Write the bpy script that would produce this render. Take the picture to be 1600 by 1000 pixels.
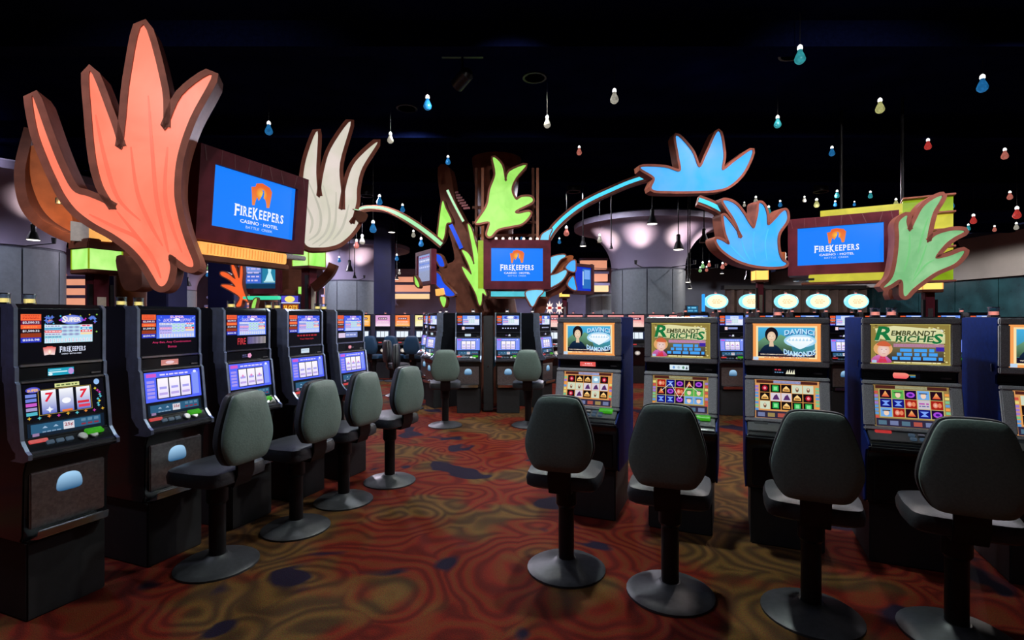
import bpy, bmesh, math, random
from mathutils import Vector, Matrix
from mathutils.geometry import tessellate_polygon
random.seed(7)
for o in list(bpy.data.objects):
    bpy.data.objects.remove(o)
SC = bpy.context.scene
COL = SC.collection
R = math.radians
# ------------------------------------------------------------------ camera, world, exposure
H, F, HY = 1.62, 800.0, 495.0          # eye height (m), focal length (px of the 1600x1000 frame), horizon row
cam_d = bpy.data.cameras.new('camera'); cam = bpy.data.objects.new('camera', cam_d); COL.objects.link(cam)
cam_d.sensor_width = 36.0; cam_d.lens = 36.0 * F / 1600.0
cam_d.shift_y = (HY - 500.0) / 1600.0
cam_d.clip_start = 0.05; cam_d.clip_end = 200
cam.location = (0, 0, H); cam.rotation_euler = (R(90), 0, 0)
SC.camera = cam
w = bpy.data.worlds.new('world'); SC.world = w; w.use_nodes = True
w.node_tree.nodes['Background'].inputs[0].default_value = (0.01, 0.012, 0.03, 1)
w.node_tree.nodes['Background'].inputs[1].default_value = 1.0
SC.view_settings.view_transform = 'Standard'; SC.view_settings.look = 'None'
SC.view_settings.exposure = 0.0; SC.view_settings.gamma = 1.0; SC.view_settings.use_curve_mapping = False
CEIL = 4.8

def P(x, y, d):
    return Vector(((x - 800.0) / F * d, d, H + (HY - y) / F * d))

def lin(c):
    c = c / 255.0
    return c / 12.92 if c <= 0.04045 else ((c + 0.055) / 1.055) ** 2.4
def S(r, g, b): return (lin(r), lin(g), lin(b))

# ceiling downlights added as fill light: (x, y, watts, colour)
ADDED_DOWNLIGHTS = [(-2.6, 0.8, 45, (0.8, 0.9, 1.0)), (2.4, 1.2, 22, (0.92, 0.97, 1.0)),
              (0.9, 3.9, 520, (0.86, 1.0, 0.95)), (0.3, 6.8, 480, (0.95, 0.98, 0.92)), (-1.6, 7.8, 420, (0.85, 0.92, 1.0)),
              (3.4, 6.2, 420, (1.0, 0.88, 0.85)), (-4.8, 3.2, 420, (0.75, 0.8, 1.0)), (5.4, 4.8, 420, (0.95, 0.9, 1.0)),
              (-3.4, 12.0, 750, (0.85, 0.8, 1.0)), (7.0, 11.6, 600, (0.95, 0.86, 0.95)), (1.4, 11.6, 420, (0.88, 0.88, 1.0)),
              (-8.9, 7.6, 520, (0.82, 0.8, 1.0)), (-7.0, 16.2, 1200, (0.88, 0.82, 1.0)), (13.0, 16.0, 2200, (1.0, 0.93, 0.88)), (11.5, 27.5, 2600, (0.95, 0.92, 1.0)), (-10.0, 22.5, 2400, (0.95, 0.84, 1.0)), (3.4, 19.5, 2000, (0.9, 0.86, 1.0))]

# ------------------------------------------------------------------ materials
def _new(name):
    m = bpy.data.materials.new(name); m.use_nodes = True
    nt = m.node_tree; b = nt.nodes['Principled BSDF']
    return m, nt, b
def pbr(name, col, rough=0.5, metal=0.0, var=0.25, scale=30.0, bump=0.0, spec=None, coat=0.0):
    m, nt, b = _new(name)
    tc = nt.nodes.new('ShaderNodeTexCoord'); nz = nt.nodes.new('ShaderNodeTexNoise')
    nz.inputs['Scale'].default_value = scale; nz.inputs['Detail'].default_value = 4
    nt.links.new(tc.outputs['Object'], nz.inputs['Vector'])
    rp = nt.nodes.new('ShaderNodeValToRGB')
    rp.color_ramp.elements[0].position = 0.3; rp.color_ramp.elements[1].position = 0.7
    rp.color_ramp.elements[0].color = tuple(c * (1 - var) for c in col) + (1,)
    rp.color_ramp.elements[1].color = tuple(min(1, c * (1 + var)) for c in col) + (1,)
    nt.links.new(nz.outputs['Fac'], rp.inputs['Fac']); nt.links.new(rp.outputs['Color'], b.inputs['Base Color'])
    b.inputs['Roughness'].default_value = rough; b.inputs['Metallic'].default_value = metal
    if spec is not None: b.inputs['Specular IOR Level'].default_value = spec
    if coat: b.inputs['Coat Weight'].default_value = coat; b.inputs['Coat Roughness'].default_value = 0.08
    if bump:
        bp = nt.nodes.new('ShaderNodeBump'); bp.inputs['Strength'].default_value = bump; bp.inputs['Distance'].default_value = 0.01
        nt.links.new(nz.outputs['Fac'], bp.inputs['Height']); nt.links.new(bp.outputs['Normal'], b.inputs['Normal'])
    return m
def glow(name, col, strength=1.0, var=0.1, scale=3.0, sample=True, rough=0.35, col2=None):
    m, nt, b = _new(name)
    tc = nt.nodes.new('ShaderNodeTexCoord'); nz = nt.nodes.new('ShaderNodeTexNoise')
    nz.inputs['Scale'].default_value = scale; nz.inputs['Detail'].default_value = 5; nz.inputs['Distortion'].default_value = 0.6
    nt.links.new(tc.outputs['Object'], nz.inputs['Vector'])
    rp = nt.nodes.new('ShaderNodeValToRGB')
    rp.color_ramp.elements[0].position = 0.3; rp.color_ramp.elements[1].position = 0.7
    rp.color_ramp.elements[0].color = tuple(c * (1 - var) for c in col) + (1,)
    rp.color_ramp.elements[1].color = (tuple(col2) if col2 else tuple(c * (1 + var * 0.6) for c in col)) + (1,)
    nt.links.new(nz.outputs['Fac'], rp.inputs['Fac']); nt.links.new(rp.outputs['Color'], b.inputs['Emission Color'])
    b.inputs['Base Color'].default_value = tuple(c * 0.25 for c in col) + (1,)
    b.inputs['Emission Strength'].default_value = strength; b.inputs['Roughness'].default_value = rough
    b.inputs['Specular IOR Level'].default_value = 0.25
    if not sample: m.cycles.emission_sampling = 'NONE'
    return m
def printed(name, strength, sample):
    m, nt, b = _new(name)
    at = nt.nodes.new('ShaderNodeAttribute'); at.attribute_name = 'Col'
    nt.links.new(at.outputs['Color'], b.inputs['Emission Color']); b.inputs['Emission Strength'].default_value = strength
    b.inputs['Base Color'].default_value = (0.004, 0.004, 0.005, 1); b.inputs['Roughness'].default_value = 0.22
    b.inputs['Specular IOR Level'].default_value = 0.25
    m.cycles.emission_sampling = 'AUTO' if sample else 'NONE'
    return m
def glassy(name, col=(0.9, 0.95, 1.0), mixf=0.25):
    m = bpy.data.materials.new(name); m.use_nodes = True; nt = m.node_tree
    for n in list(nt.nodes): nt.nodes.remove(n)
    out = nt.nodes.new('ShaderNodeOutputMaterial'); mx = nt.nodes.new('ShaderNodeMixShader')
    tr = nt.nodes.new('ShaderNodeBsdfTransparent'); gl = nt.nodes.new('ShaderNodeBsdfGlossy'); lw = nt.nodes.new('ShaderNodeLayerWeight')
    tr.inputs[0].default_value = tuple(col) + (1,); gl.inputs[0].default_value = (0.8, 0.85, 0.9, 1); gl.inputs['Roughness'].default_value = 0.08
    lw.inputs[0].default_value = mixf
    nt.links.new(lw.outputs['Facing'], mx.inputs[0]); nt.links.new(tr.outputs[0], mx.inputs[1]); nt.links.new(gl.outputs[0], mx.inputs[2])
    nt.links.new(mx.outputs[0], out.inputs[0])
    return m

M = {}
M['black_gloss'] = pbr('black_gloss', (0.006, 0.007, 0.010), 0.22, var=0.3, coat=0.3)
M['black_matte'] = pbr('black_matte', (0.010, 0.010, 0.012), 0.6)
M['black_metal'] = pbr('black_metal', (0.012, 0.012, 0.014), 0.4, 0.5)
M['charcoal'] = pbr('charcoal', (0.035, 0.036, 0.042), 0.45)
M['chrome'] = pbr('chrome', (0.62, 0.64, 0.70), 0.16, 1.0, var=0.1)
M['steel_blue'] = pbr('blue_tinted_steel', (0.42, 0.50, 0.70), 0.28, 0.85, var=0.15, scale=20)
M['steel'] = pbr('steel', (0.34, 0.33, 0.34), 0.32, 0.9, var=0.2, scale=60)
M['bezel'] = pbr('speckled_grey_bezel', (0.42, 0.40, 0.44), 0.42, 0.0, var=0.3, scale=220, bump=0.25)
M['side_blue'] = pbr('deep_blue_laminate', (0.004, 0.020, 0.15), 0.5, var=0.2, spec=0.06)
M['vinyl'] = pbr('grey_green_vinyl', (0.125, 0.178, 0.16), 0.42, var=0.12, scale=90, bump=0.12)
M['vinyl_dark'] = pbr('black_vinyl', (0.02, 0.022, 0.027), 0.45, var=0.2, scale=90, bump=0.12)
M['vinyl_blue_lit'] = pbr('blue_lit_vinyl', (0.010, 0.050, 0.105), 0.5, var=0.15, scale=90, bump=0.12)  # blue cast of the far lighting put into the vinyl colour
M['brown'] = pbr('dark_brown_laminate', (0.12, 0.040, 0.024), 0.5, var=0.25, scale=6, spec=0.12)
M['rim'] = pbr('red_brown_edge', (0.27, 0.085, 0.060), 0.5, var=0.2, scale=8, spec=0.12)
M['plum'] = pbr('plum_brown_panel', (0.095, 0.016, 0.026), 0.5, var=0.25, scale=5, spec=0.08)
M['orange_wood'] = pbr('orange_stained_wood', (0.42, 0.11, 0.03), 0.4, var=0.25, scale=5)
M['line'] = pbr('maroon_inlay', (0.10, 0.012, 0.022), 0.4)
M['ceiling'] = pbr('black_navy_ceiling', (0.0022, 0.0045, 0.026), 1.0, var=0.3, scale=2, spec=0.0)
M['beam'] = pbr('black_blue_beam', (0.003, 0.005, 0.026), 1.0, spec=0.0)
M['navy'] = pbr('navy_paint', (0.008, 0.010, 0.06), 0.45, var=0.2, scale=3)
M['plaster'] = pbr('mauve_grey_plaster', (0.19, 0.165, 0.24), 0.5, var=0.06, scale=2)
M['panel'] = pbr('grey_column_panel', (0.155, 0.185, 0.205), 0.42, var=0.10, scale=14)
M['groove'] = pbr('dark_joint', (0.05, 0.055, 0.08), 0.6)
M['wall_mauve'] = pbr('mauve_wall', (0.27, 0.25, 0.44), 0.7, var=0.15, scale=1)
M['wall_grey'] = pbr('slate_grey_wall', (0.055, 0.06, 0.075), 0.7, var=0.15, scale=1)
M['wall_tan'] = pbr('grey_tan_soffit', (0.20, 0.185, 0.175), 0.6, var=0.12, scale=1)
M['teal_glass'] = pbr('teal_tinted_glass', (0.012, 0.045, 0.055), 0.12, var=0.4, scale=1.5, coat=0.5)
M['curtain'] = pbr('brown_drape', (0.075, 0.045, 0.035), 0.7, var=0.3, scale=4)
M['wood_far'] = pbr('warm_wood', (0.35, 0.17, 0.09), 0.5)
M['dark_teal'] = pbr('dark_teal_paint', (0.006, 0.03, 0.045), 0.4)
M['crimson'] = pbr('crimson_lacquer', (0.22, 0.012, 0.02), 0.35)
M['ivory'] = pbr('ivory_panel', (0.5, 0.44, 0.36), 0.5, var=0.1)
M['glass'] = glassy('clear_glass', mixf=0.5)
M['screen'] = printed('lit_screen_print', 1.0, True)
M['screen_far'] = printed('lit_screen_print_far', 1.0, False)
M['coral'] = glow('backlit_coral_acrylic', S(255, 118, 90), 1.0, 0.06, 2.0, col2=S(255, 140, 112))
M['coral_vein'] = glow('coral_acrylic_fold', S(247, 110, 85), 1.0, 0.08, 4, False)
M['white_leaf'] = glow('backlit_white_acrylic', S(206, 204, 184), 1.0, 0.05, 2.5, col2=S(226, 212, 206))
M['white_vein'] = glow('white_acrylic_fold', S(190, 186, 172), 1.0, 0.08, 4, False)
M['lime'] = glow('backlit_lime_acrylic', S(148, 222, 88), 1.0, 0.06, 4, col2=S(172, 235, 112))
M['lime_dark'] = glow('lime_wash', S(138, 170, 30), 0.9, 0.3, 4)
M['sky_leaf'] = glow('backlit_sky_blue_acrylic', S(46, 172, 252), 1.0, 0.04, 2.2, col2=S(108, 170, 246))
M['sky_vein'] = glow('sky_acrylic_fold', S(78, 186, 252), 1.0, 0.08, 3, False)
M['pale_blue'] = glow('backlit_pale_blue_acrylic', S(120, 205, 240), 1.0, 0.10, 4)
M['cyan_tube'] = glow('cyan_tube', S(80, 215, 255), 1.1, 0.05, 4)
M['green_leaf'] = glow('backlit_sea_green_acrylic', S(112, 176, 118), 1.0, 0.05, 4.0, col2=S(148, 198, 146))
M['green_vein'] = glow('sea_green_fold', S(112, 186, 118), 1.0, 0.08, 4, False)
M['mint'] = glow('mint_tube', S(165, 230, 175), 1.0, 0.05, 4)
M['orange_leaf'] = glow('backlit_orange_acrylic', S(248, 100, 48), 1.0, 0.12, 4)
M['deep_blue'] = glow('backlit_deep_blue', S(30, 80, 225), 0.95, 0.2, 4)
M['lantern_lime'] = glow('lantern_lime', S(140, 222, 84), 1.1, 0.1, 3, col2=S(205, 255, 150))
M['lantern_yellow'] = glow('lantern_yellow', S(255, 222, 110), 1.15, 0.06, 3)
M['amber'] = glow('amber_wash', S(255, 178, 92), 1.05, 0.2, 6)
M['amber_slat'] = glow('amber_slat', S(236, 150, 70), 0.95, 0.15, 6, False)
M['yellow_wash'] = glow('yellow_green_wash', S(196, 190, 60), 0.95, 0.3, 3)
M['teal_bar'] = glow('teal_bar_light', S(60, 215, 165), 1.0, 0.08, 5)
M['aqua_bar'] = glow('aqua_bar_light', S(80, 190, 205), 0.95, 0.15, 5)
M['cove'] = glow('peach_lit_band', S(238, 160, 128), 0.95, 0.1, 1)  # lit wood bands glow themselves instead of being lit by lamps
M['cove_warm'] = glow('cream_lit_band', S(255, 214, 160), 1.0, 0.1, 1)
M['lamp_white'] = glow('lamp_white', (1.0, 0.95, 0.85), 3.0, 0.02, 3)
M['oval'] = glow('oval_sign_white', S(255, 238, 200), 1.25, 0.04, 8)
M['oval_rim'] = glow('oval_sign_halo', S(140, 225, 245), 1.2, 0.05, 8)
M['blue_tube'] = glow('blue_tube', S(40, 150, 235), 1.2, 0.05, 4)
M['bill_green'] = glow('bill_acceptor_green', S(60, 160, 30), 0.8, 0.25, 30, False)
M['button_red'] = glow('button_red', S(195, 52, 52), 0.8, 0.2, 30, False)
M['button_dim'] = glow('button_dim', S(70, 90, 110), 0.6, 0.2, 30, False)
M['tray_glow'] = glow('tray_blue_light', S(120, 190, 255), 0.9, 0.35, 12, False)
M['candle_warm'] = glow('candle_warm', S(255, 222, 130), 1.2, 0.1, 20, False)
M['candle_pink'] = glow('candle_pink', S(255, 150, 130), 1.2, 0.1, 20, False)
M['candle_white'] = glow('candle_white', S(255, 235, 225), 1.2, 0.1, 20, False)
BULBC = {'blue': S(40, 130, 200), 'white': S(205, 200, 185), 'teal': S(60, 175, 185), 'pink': S(225, 130, 115), 'red': S(225, 70, 65),
         'yellow': S(215, 215, 140), 'green': S(150, 215, 140)}
for k, c in BULBC.items():
    M['bulb_' + k] = glow('bulb_' + k, c, 0.55, 0.5, 14, False)
M['bulb_hot'] = glow('bulb_filament', (1, 1, 1), 1.6, 0.02, 3, False)

def carpet():
    m, nt, b = _new('swirl_carpet')
    N = nt.nodes.new; L = nt.links.new
    tc = N('ShaderNodeTexCoord'); mp = N('ShaderNodeMapping'); mp.inputs['Scale'].default_value = (1.0, 1.0, 1.0); L(tc.outputs['Object'], mp.inputs[0])
    n1 = N('ShaderNodeTexNoise'); n1.inputs['Scale'].default_value = 1.1; n1.inputs['Detail'].default_value = 2; L(mp.outputs[0], n1.inputs['Vector'])
    mx = N('ShaderNodeMixRGB'); mx.blend_type = 'ADD'; mx.inputs[0].default_value = 0.9; L(mp.outputs[0], mx.inputs[1]); L(n1.outputs['Color'], mx.inputs[2])
    vo = N('ShaderNodeTexVoronoi'); vo.inputs['Scale'].default_value = 1.7; L(mx.outputs[0], vo.inputs['Vector'])
    wv = N('ShaderNodeMath'); wv.operation = 'MULTIPLY'; wv.inputs[1].default_value = 34.0; L(vo.outputs['Distance'], wv.inputs[0])
    sn = N('ShaderNodeMath'); sn.operation = 'SINE'; L(wv.outputs[0], sn.inputs[0])
    r1 = N('ShaderNodeValToRGB'); e = r1.color_ramp.elements
    e[0].position = 0.0; e[0].color = S(104, 30, 22) + (1,); e[1].position = 1.0; e[1].color = S(128, 58, 32) + (1,)
    x = e.new(0.55); x.color = S(136, 40, 26) + (1,)
    ma = N('ShaderNodeMath'); ma.operation = 'MULTIPLY_ADD'; ma.inputs[1].default_value = 0.5; ma.inputs[2].default_value = 0.5; L(sn.outputs[0], ma.inputs[0]); L(ma.outputs[0], r1.inputs[0])
    r2 = N('ShaderNodeValToRGB'); e = r2.color_ramp.elements
    e[0].position = 0.0; e[0].color = S(84, 58, 36) + (1,); e[1].position = 1.0; e[1].color = S(124, 88, 46) + (1,); L(ma.outputs[0], r2.inputs[0])
    n2 = N('ShaderNodeTexNoise'); n2.inputs['Scale'].default_value = 0.9; n2.inputs['Detail'].default_value = 3; L(tc.outputs['Object'], n2.inputs['Vector'])
    rp = N('ShaderNodeValToRGB'); rp.color_ramp.elements[0].position = 0.5; rp.color_ramp.elements[1].position = 0.56; L(n2.outputs['Fac'], rp.inputs[0])
    m1 = N('ShaderNodeMixRGB'); L(rp.outputs[0], m1.inputs[0]); L(r1.outputs[0], m1.inputs[1]); L(r2.outputs[0], m1.inputs[2])
    n3 = N('ShaderNodeTexNoise'); n3.inputs['Scale'].default_value = 1.7; L(mx.outputs[0], n3.inputs['Vector'])
    rp3 = N('ShaderNodeValToRGB'); rp3.color_ramp.elements[0].position = 0.62; rp3.color_ramp.elements[1].position = 0.66; L(n3.outputs['Fac'], rp3.inputs[0])
    m2 = N('ShaderNodeMixRGB'); L(rp3.outputs[0], m2.inputs[0]); L(m1.outputs[0], m2.inputs[1]); m2.inputs[2].default_value = S(40, 30, 52) + (1,)
    fz = N('ShaderNodeTexNoise'); fz.inputs['Scale'].default_value = 160; L(tc.outputs['Object'], fz.inputs['Vector'])
    m3 = N('ShaderNodeMixRGB'); m3.blend_type = 'MULTIPLY'; m3.inputs[0].default_value = 0.95; L(m2.outputs[0], m3.inputs[1]); L(fz.outputs['Color'], m3.inputs[2])
    L(m3.outputs[0], b.inputs['Base Color']); b.inputs['Roughness'].default_value = 0.95; b.inputs['Specular IOR Level'].default_value = 0.1
    bp = N('ShaderNodeBump'); bp.inputs['Strength'].default_value = 0.4; bp.inputs['Distance'].default_value = 0.01
    L(fz.outputs['Fac'], bp.inputs['Height']); L(bp.outputs[0], b.inputs['Normal'])
    return m
M['carpet'] = carpet()

# ------------------------------------------------------------------ helpers
def tag(o, label=None, cat=None, group=None, kind=None):
    if label: o['label'] = label
    if cat: o['category'] = cat
    if group: o['group'] = group
    if kind: o['kind'] = kind
    return o
def empty(name, loc=(0, 0, 0), rz=0.0):
    o = bpy.data.objects.new(name, None); COL.objects.link(o); o.location = loc; o.rotation_euler = (0, 0, rz); o.empty_display_size = 0.1
    return o
def link(name, me, mat, parent=None, loc=(0, 0, 0), rot=(0, 0, 0)):
    o = bpy.data.objects.new(name, me); COL.objects.link(o)
    if mat is not None:
        if not me.materials: me.materials.append(mat)
        elif me.materials[0] != mat: o.material_slots[0].link = 'OBJECT'; o.material_slots[0].material = mat
    o.parent = parent; o.location = loc; o.rotation_euler = rot
    return o
def copy_tree(o, parent=None):
    c = o.copy(); COL.objects.link(c); c.parent = parent
    for ch in list(o.children): copy_tree(ch, c)
    return c
def cr(pts, n=5, closed=True):
    out = []; k = len(pts); dim = len(pts[0])
    rng = range(k) if closed else range(k - 1)
    for i in rng:
        if closed: p0, p1, p2, p3 = pts[i - 1], pts[i], pts[(i + 1) % k], pts[(i + 2) % k]
        else: p0, p1, p2, p3 = pts[max(0, i - 1)], pts[i], pts[i + 1], pts[min(k - 1, i + 2)]
        for j in range(n):
            t = j / n; t2, t3 = t * t, t * t * t
            out.append(tuple(0.5 * (2 * p1[d] + (p2[d] - p0[d]) * t + (2 * p0[d] - 5 * p1[d] + 4 * p2[d] - p3[d]) * t2 + (3 * p1[d] - p0[d] - 3 * p2[d] + p3[d]) * t3) for d in range(dim)))
    if not closed: out.append(tuple(pts[-1]))
    return out

class MB:
    def __init__(self): self.v = []; self.f = []
    def add(self, v, f):
        b = len(self.v); self.v += [tuple(p) for p in v]; self.f += [tuple(i + b for i in q) for q in f]; return self
    def box(self, cx, cy, cz, sx, sy, sz, rz=0, rx=0):
        x, y, z = sx / 2, sy / 2, sz / 2
        v = [Vector(p) for p in ((-x, -y, -z), (x, -y, -z), (x, y, -z), (-x, y, -z), (-x, -y, z), (x, -y, z), (x, y, z), (-x, y, z))]
        if rx or rz:
            m = Matrix.Rotation(rz, 3, 'Z') @ Matrix.Rotation(rx, 3, 'X'); v = [m @ p for p in v]
        v = [p + Vector((cx, cy, cz)) for p in v]
        return self.add(v, [(0, 3, 2, 1), (4, 5, 6, 7), (0, 1, 5, 4), (1, 2, 6, 5), (2, 3, 7, 6), (3, 0, 4, 7)])
    def prism_x(self, prof, x0, x1):
        n = len(prof)
        v = [(x0, y, z) for y, z in prof] + [(x1, y, z) for y, z in prof]
        f = [tuple(range(n)), tuple(range(2 * n - 1, n - 1, -1))] + [((i + 1) % n, i, i + n, (i + 1) % n + n) for i in range(n)]
        return self.add(v, f)
    def prism_y(self, prof, y0, y1):
        n = len(prof)
        v = [(x, y0, z) for x, z in prof] + [(x, y1, z) for x, z in prof]
        f = [tuple(range(n)), tuple(range(2 * n - 1, n - 1, -1))] + [((i + 1) % n, i, i + n, (i + 1) % n + n) for i in range(n)]
        return self.add(v, f)
    def lathe(self, prof, n=24, c=(0, 0, 0)):
        v = []; f = []
        for r, z in prof:
            for k in range(n):
                a = 2 * math.pi * k / n; v.append((c[0] + r * math.cos(a), c[1] + r * math.sin(a), c[2] + z))
        for i in range(len(prof) - 1):
            for k in range(n):
                a, b = i * n + k, i * n + (k + 1) % n; f.append((a, b, b + n, a + n))
        if prof[0][0] > 1e-5: f.append(tuple(range(n - 1, -1, -1)))
        if prof[-1][0] > 1e-5: f.append(tuple((len(prof) - 1) * n + k for k in range(n)))
        return self.add(v, f)
    def tube(self, path, r, n=8):
        path = [Vector(p) for p in path]; v = []; f = []
        for i, p in enumerate(path):
            t = (path[min(i + 1, len(path) - 1)] - path[max(i - 1, 0)]).normalized()
            a = t.cross(Vector((0, 0, 1)))
            if a.length < 1e-3: a = t.cross(Vector((0, 1, 0)))
            a.normalize(); b = t.cross(a)
            for k in range(n):
                q = 2 * math.pi * k / n; v.append(p + a * math.cos(q) * r + b * math.sin(q) * r)
        for i in range(len(path) - 1):
            for k in range(n):
                x, y = i * n + k, i * n + (k + 1) % n; f.append((x, y, y + n, x + n))
        f.append(tuple(range(n - 1, -1, -1))); f.append(tuple((len(path) - 1) * n + k for k in range(n)))
        return self.add(v, f)
    def sweep(self, path, normals, w, t, lift=0.0):
        """rectangular bar along path; normals = front direction at each point, w across, t deep behind the front face"""
        path = [Vector(p) for p in path]; v = []; f = []; n = len(path)
        for i, p in enumerate(path):
            tg = (path[min(i + 1, n - 1)] - path[max(i - 1, 0)]).normalized(); nr = normals[i]
            sd = tg.cross(nr).normalized(); ww = (w[i] if isinstance(w, (list, tuple)) else w) / 2
            fr = p + nr * lift; bk = fr - nr * t
            v += [fr - sd * ww, fr + sd * ww, bk + sd * ww, bk - sd * ww]
        for i in range(n - 1):
            for k in range(4):
                a, b = i * 4 + k, i * 4 + (k + 1) % 4; f.append((a, b, b + 4, a + 4))
        f.append((3, 2, 1, 0)); f.append(tuple((n - 1) * 4 + k for k in range(4)))
        return self.add(v, f)
    def mesh(self, name, bevel=0.0, smooth=False, seg=2):
        me = bpy.data.meshes.new(name); me.from_pydata(self.v, [], self.f)
        bm = bmesh.new(); bm.from_mesh(me)
        bmesh.ops.recalc_face_normals(bm, faces=bm.faces)
        if bevel:
            ed = [e for e in bm.edges if len(e.link_faces) == 2 and e.calc_face_angle(0) > 0.5]
            bmesh.ops.bevel(bm, geom=ed, offset=bevel, segments=seg, affect='EDGES', clamp_overlap=True)
        bm.to_mesh(me); bm.free()
        if smooth or bevel:
            me.polygons.foreach_set('use_smooth', [True] * len(me.polygons)); me.set_sharp_from_angle(angle=R(35))
        return me
    def build(self, name, mat, parent=None, bevel=0.0, smooth=False, loc=(0, 0, 0), rot=(0, 0, 0), seg=2):
        return link(name, self.mesh(name, bevel, smooth, seg), mat, parent, loc, rot)

_txt = {}
def text_mesh(s, bold=0.0):
    key = (s, bold)
    if key not in _txt:
        cu = bpy.data.curves.new('t', 'FONT'); cu.body = s; cu.resolution_u = 2; cu.offset = bold
        ob = bpy.data.objects.new('t', cu)
        me = bpy.data.meshes.new_from_object(ob)
        v = [(p.co.x, p.co.y) for p in me.vertices]; f = [tuple(q.vertices) for q in me.polygons]
        bpy.data.objects.remove(ob); bpy.data.curves.remove(cu); bpy.data.meshes.remove(me)
        _txt[key] = (v, f)
    return _txt[key]

class Canvas:
    """flat print: layered polygons in the local XZ plane facing -Y, colours per corner"""
    def __init__(self, w, h, bg=None, step=0.0005):
        self.w, self.h, self.step = w, h, step; self.v = []; self.f = []; self.c = []; self.L = 0
        if bg is not None: self.rect(-w / 2, -h / 2, w / 2, h / 2, bg)
    def up(self): self.L += 1; return self
    def _add(self, pts, faces, cols):
        b = len(self.v); y = -self.L * self.step
        self.v += [(p[0], y, p[1]) for p in pts]
        for q in faces: self.f.append(tuple(i + b for i in q)); self.c.append([cols[i] for i in q])
    def rect(self, x0, z0, x1, z1, col, top=None):
        top = top or col; self._add([(x0, z0), (x1, z0), (x1, z1), (x0, z1)], [(0, 1, 2, 3)], [col, col, top, top])
    def poly(self, pts, col, top=None):
        z0 = min(p[1] for p in pts); z1 = max(p[1] for p in pts); top = top or col
        cs = [tuple(col[k] + (top[k] - col[k]) * ((p[1] - z0) / max(1e-9, z1 - z0)) for k in range(3)) for p in pts]
        tri = tessellate_polygon([[Vector((p[0], p[1], 0)) for p in pts]])
        self._add(pts, [tuple(t) for t in tri], cs)
    def ell(self, cx, cz, rx, rz, col, n=20, edge=None):
        pts = [(cx, cz)] + [(cx + rx * math.cos(2 * math.pi * k / n), cz + rz * math.sin(2 * math.pi * k / n)) for k in range(n)]
        self._add(pts, [(0, 1 + k, 1 + (k + 1) % n) for k in range(n)], [col] + [edge or col] * n)
    def text(self, s, cx, cz, hgt, col, width=None, bold=0.0, arc=0.0, slant=0.0):
        v, f = text_mesh(s, bold)
        if not v: return
        x0 = min(p[0] for p in v); x1 = max(p[0] for p in v); z0 = min(p[1] for p in v); z1 = max(p[1] for p in v)
        sz = hgt / (z1 - z0); sx = (width / (x1 - x0)) if width else sz
        pts = []
        for x, z in v:
            px = (x - (x0 + x1) / 2) * sx; pz = (z - (z0 + z1) / 2) * sz
            u = px / max(1e-6, (x1 - x0) * sx / 2)
            pts.append((cx + px + slant * pz, cz + pz + arc * (1 - u * u)))
        self._add(pts, f, [col] * len(pts))
    def build(self, name, parent, loc=(0, 0, 0), rot=(0, 0, 0), mat=None):
        me = bpy.data.meshes.new(name); me.from_pydata(self.v, [], self.f)
        at = me.color_attributes.new('Col', 'FLOAT_COLOR', 'CORNER')
        flat = []
        for q in self.c:
            for c in q: flat += [c[0], c[1], c[2], 1.0]
        at.data.foreach_set('color', flat)
        return link(name, me, mat or M['screen'], parent, loc, rot)

WHITE = S(245, 248, 255)
def emblem(cv, cx, cz, s, bg, base=S(235, 95, 30)):
    q = lambda pts: [(cx + x * s, cz + z * s) for x, z in pts]
    cv.up(); cv.poly(q([(-1.0, 0.42), (-0.62, 0.52), (-0.55, 0.78), (0.0, 0.92), (0.42, 0.82), (0.75, 0.74), (1.0, 0.42), (0.92, -0.2), (0.82, -0.85), (0.5, -0.9), (-0.5, -0.9), (-0.82, -0.95), (-0.9, -0.2)]), S(240, 140, 70), base)
    cv.up(); cv.ell(cx, cz + 0.05 * s, 0.55 * s, 0.52 * s, S(255, 205, 70), 20, S(238, 120, 45))
    cv.up(); cv.poly(q([(-0.62, -0.98), (-0.5, -0.45), (-0.42, -0.25), (-0.25, -0.5), (-0.1, -0.3), (0.05, 0.0), (0.12, 0.25), (0.0, 0.42), (0.2, 0.38), (0.24, 0.1), (0.2, -0.2), (0.38, -0.3), (0.5, -0.6), (0.56, -0.98)]), bg)
def slab_name(cv, cx, cz, wd, hh, col):
    """the name in narrow slab-serif capitals, the F and K larger"""
    ws = [('F', 0.085, 1.25), ('I', 0.03, 1), ('R', 0.078, 1), ('E', 0.066, 1), ('K', 0.105, 1.25), ('E', 0.066, 1), ('E', 0.066, 1), ('P', 0.072, 1), ('E', 0.066, 1), ('R', 0.078, 1), ('S', 0.07, 1)]
    gap = (1.0 - sum(q[1] for q in ws)) / (len(ws) - 1); x = cx - wd / 2
    for ch, wl, k in ws:
        w_ = wl * wd; z0 = cz + hh / 2 - hh * k + (k - 1) * hh * 0.35; z1 = z0 + hh * k; t = hh * 0.09
        cv.text(ch, x + w_ / 2, (z0 + z1) / 2, z1 - z0, col, w_, 0.025)
        if ch in 'FIRKP':
            st = 0.03 * wd
            cv.rect(x - 0.010 * wd, z0, x + st, z0 + t, col); cv.rect(x - 0.010 * wd, z1 - t, x + st, z1, col)
        if ch in 'RK': cv.rect(x + w_ - 0.02 * wd, z0, x + w_ + 0.008 * wd, z0 + t, col)
        x += w_ + gap * wd
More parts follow.
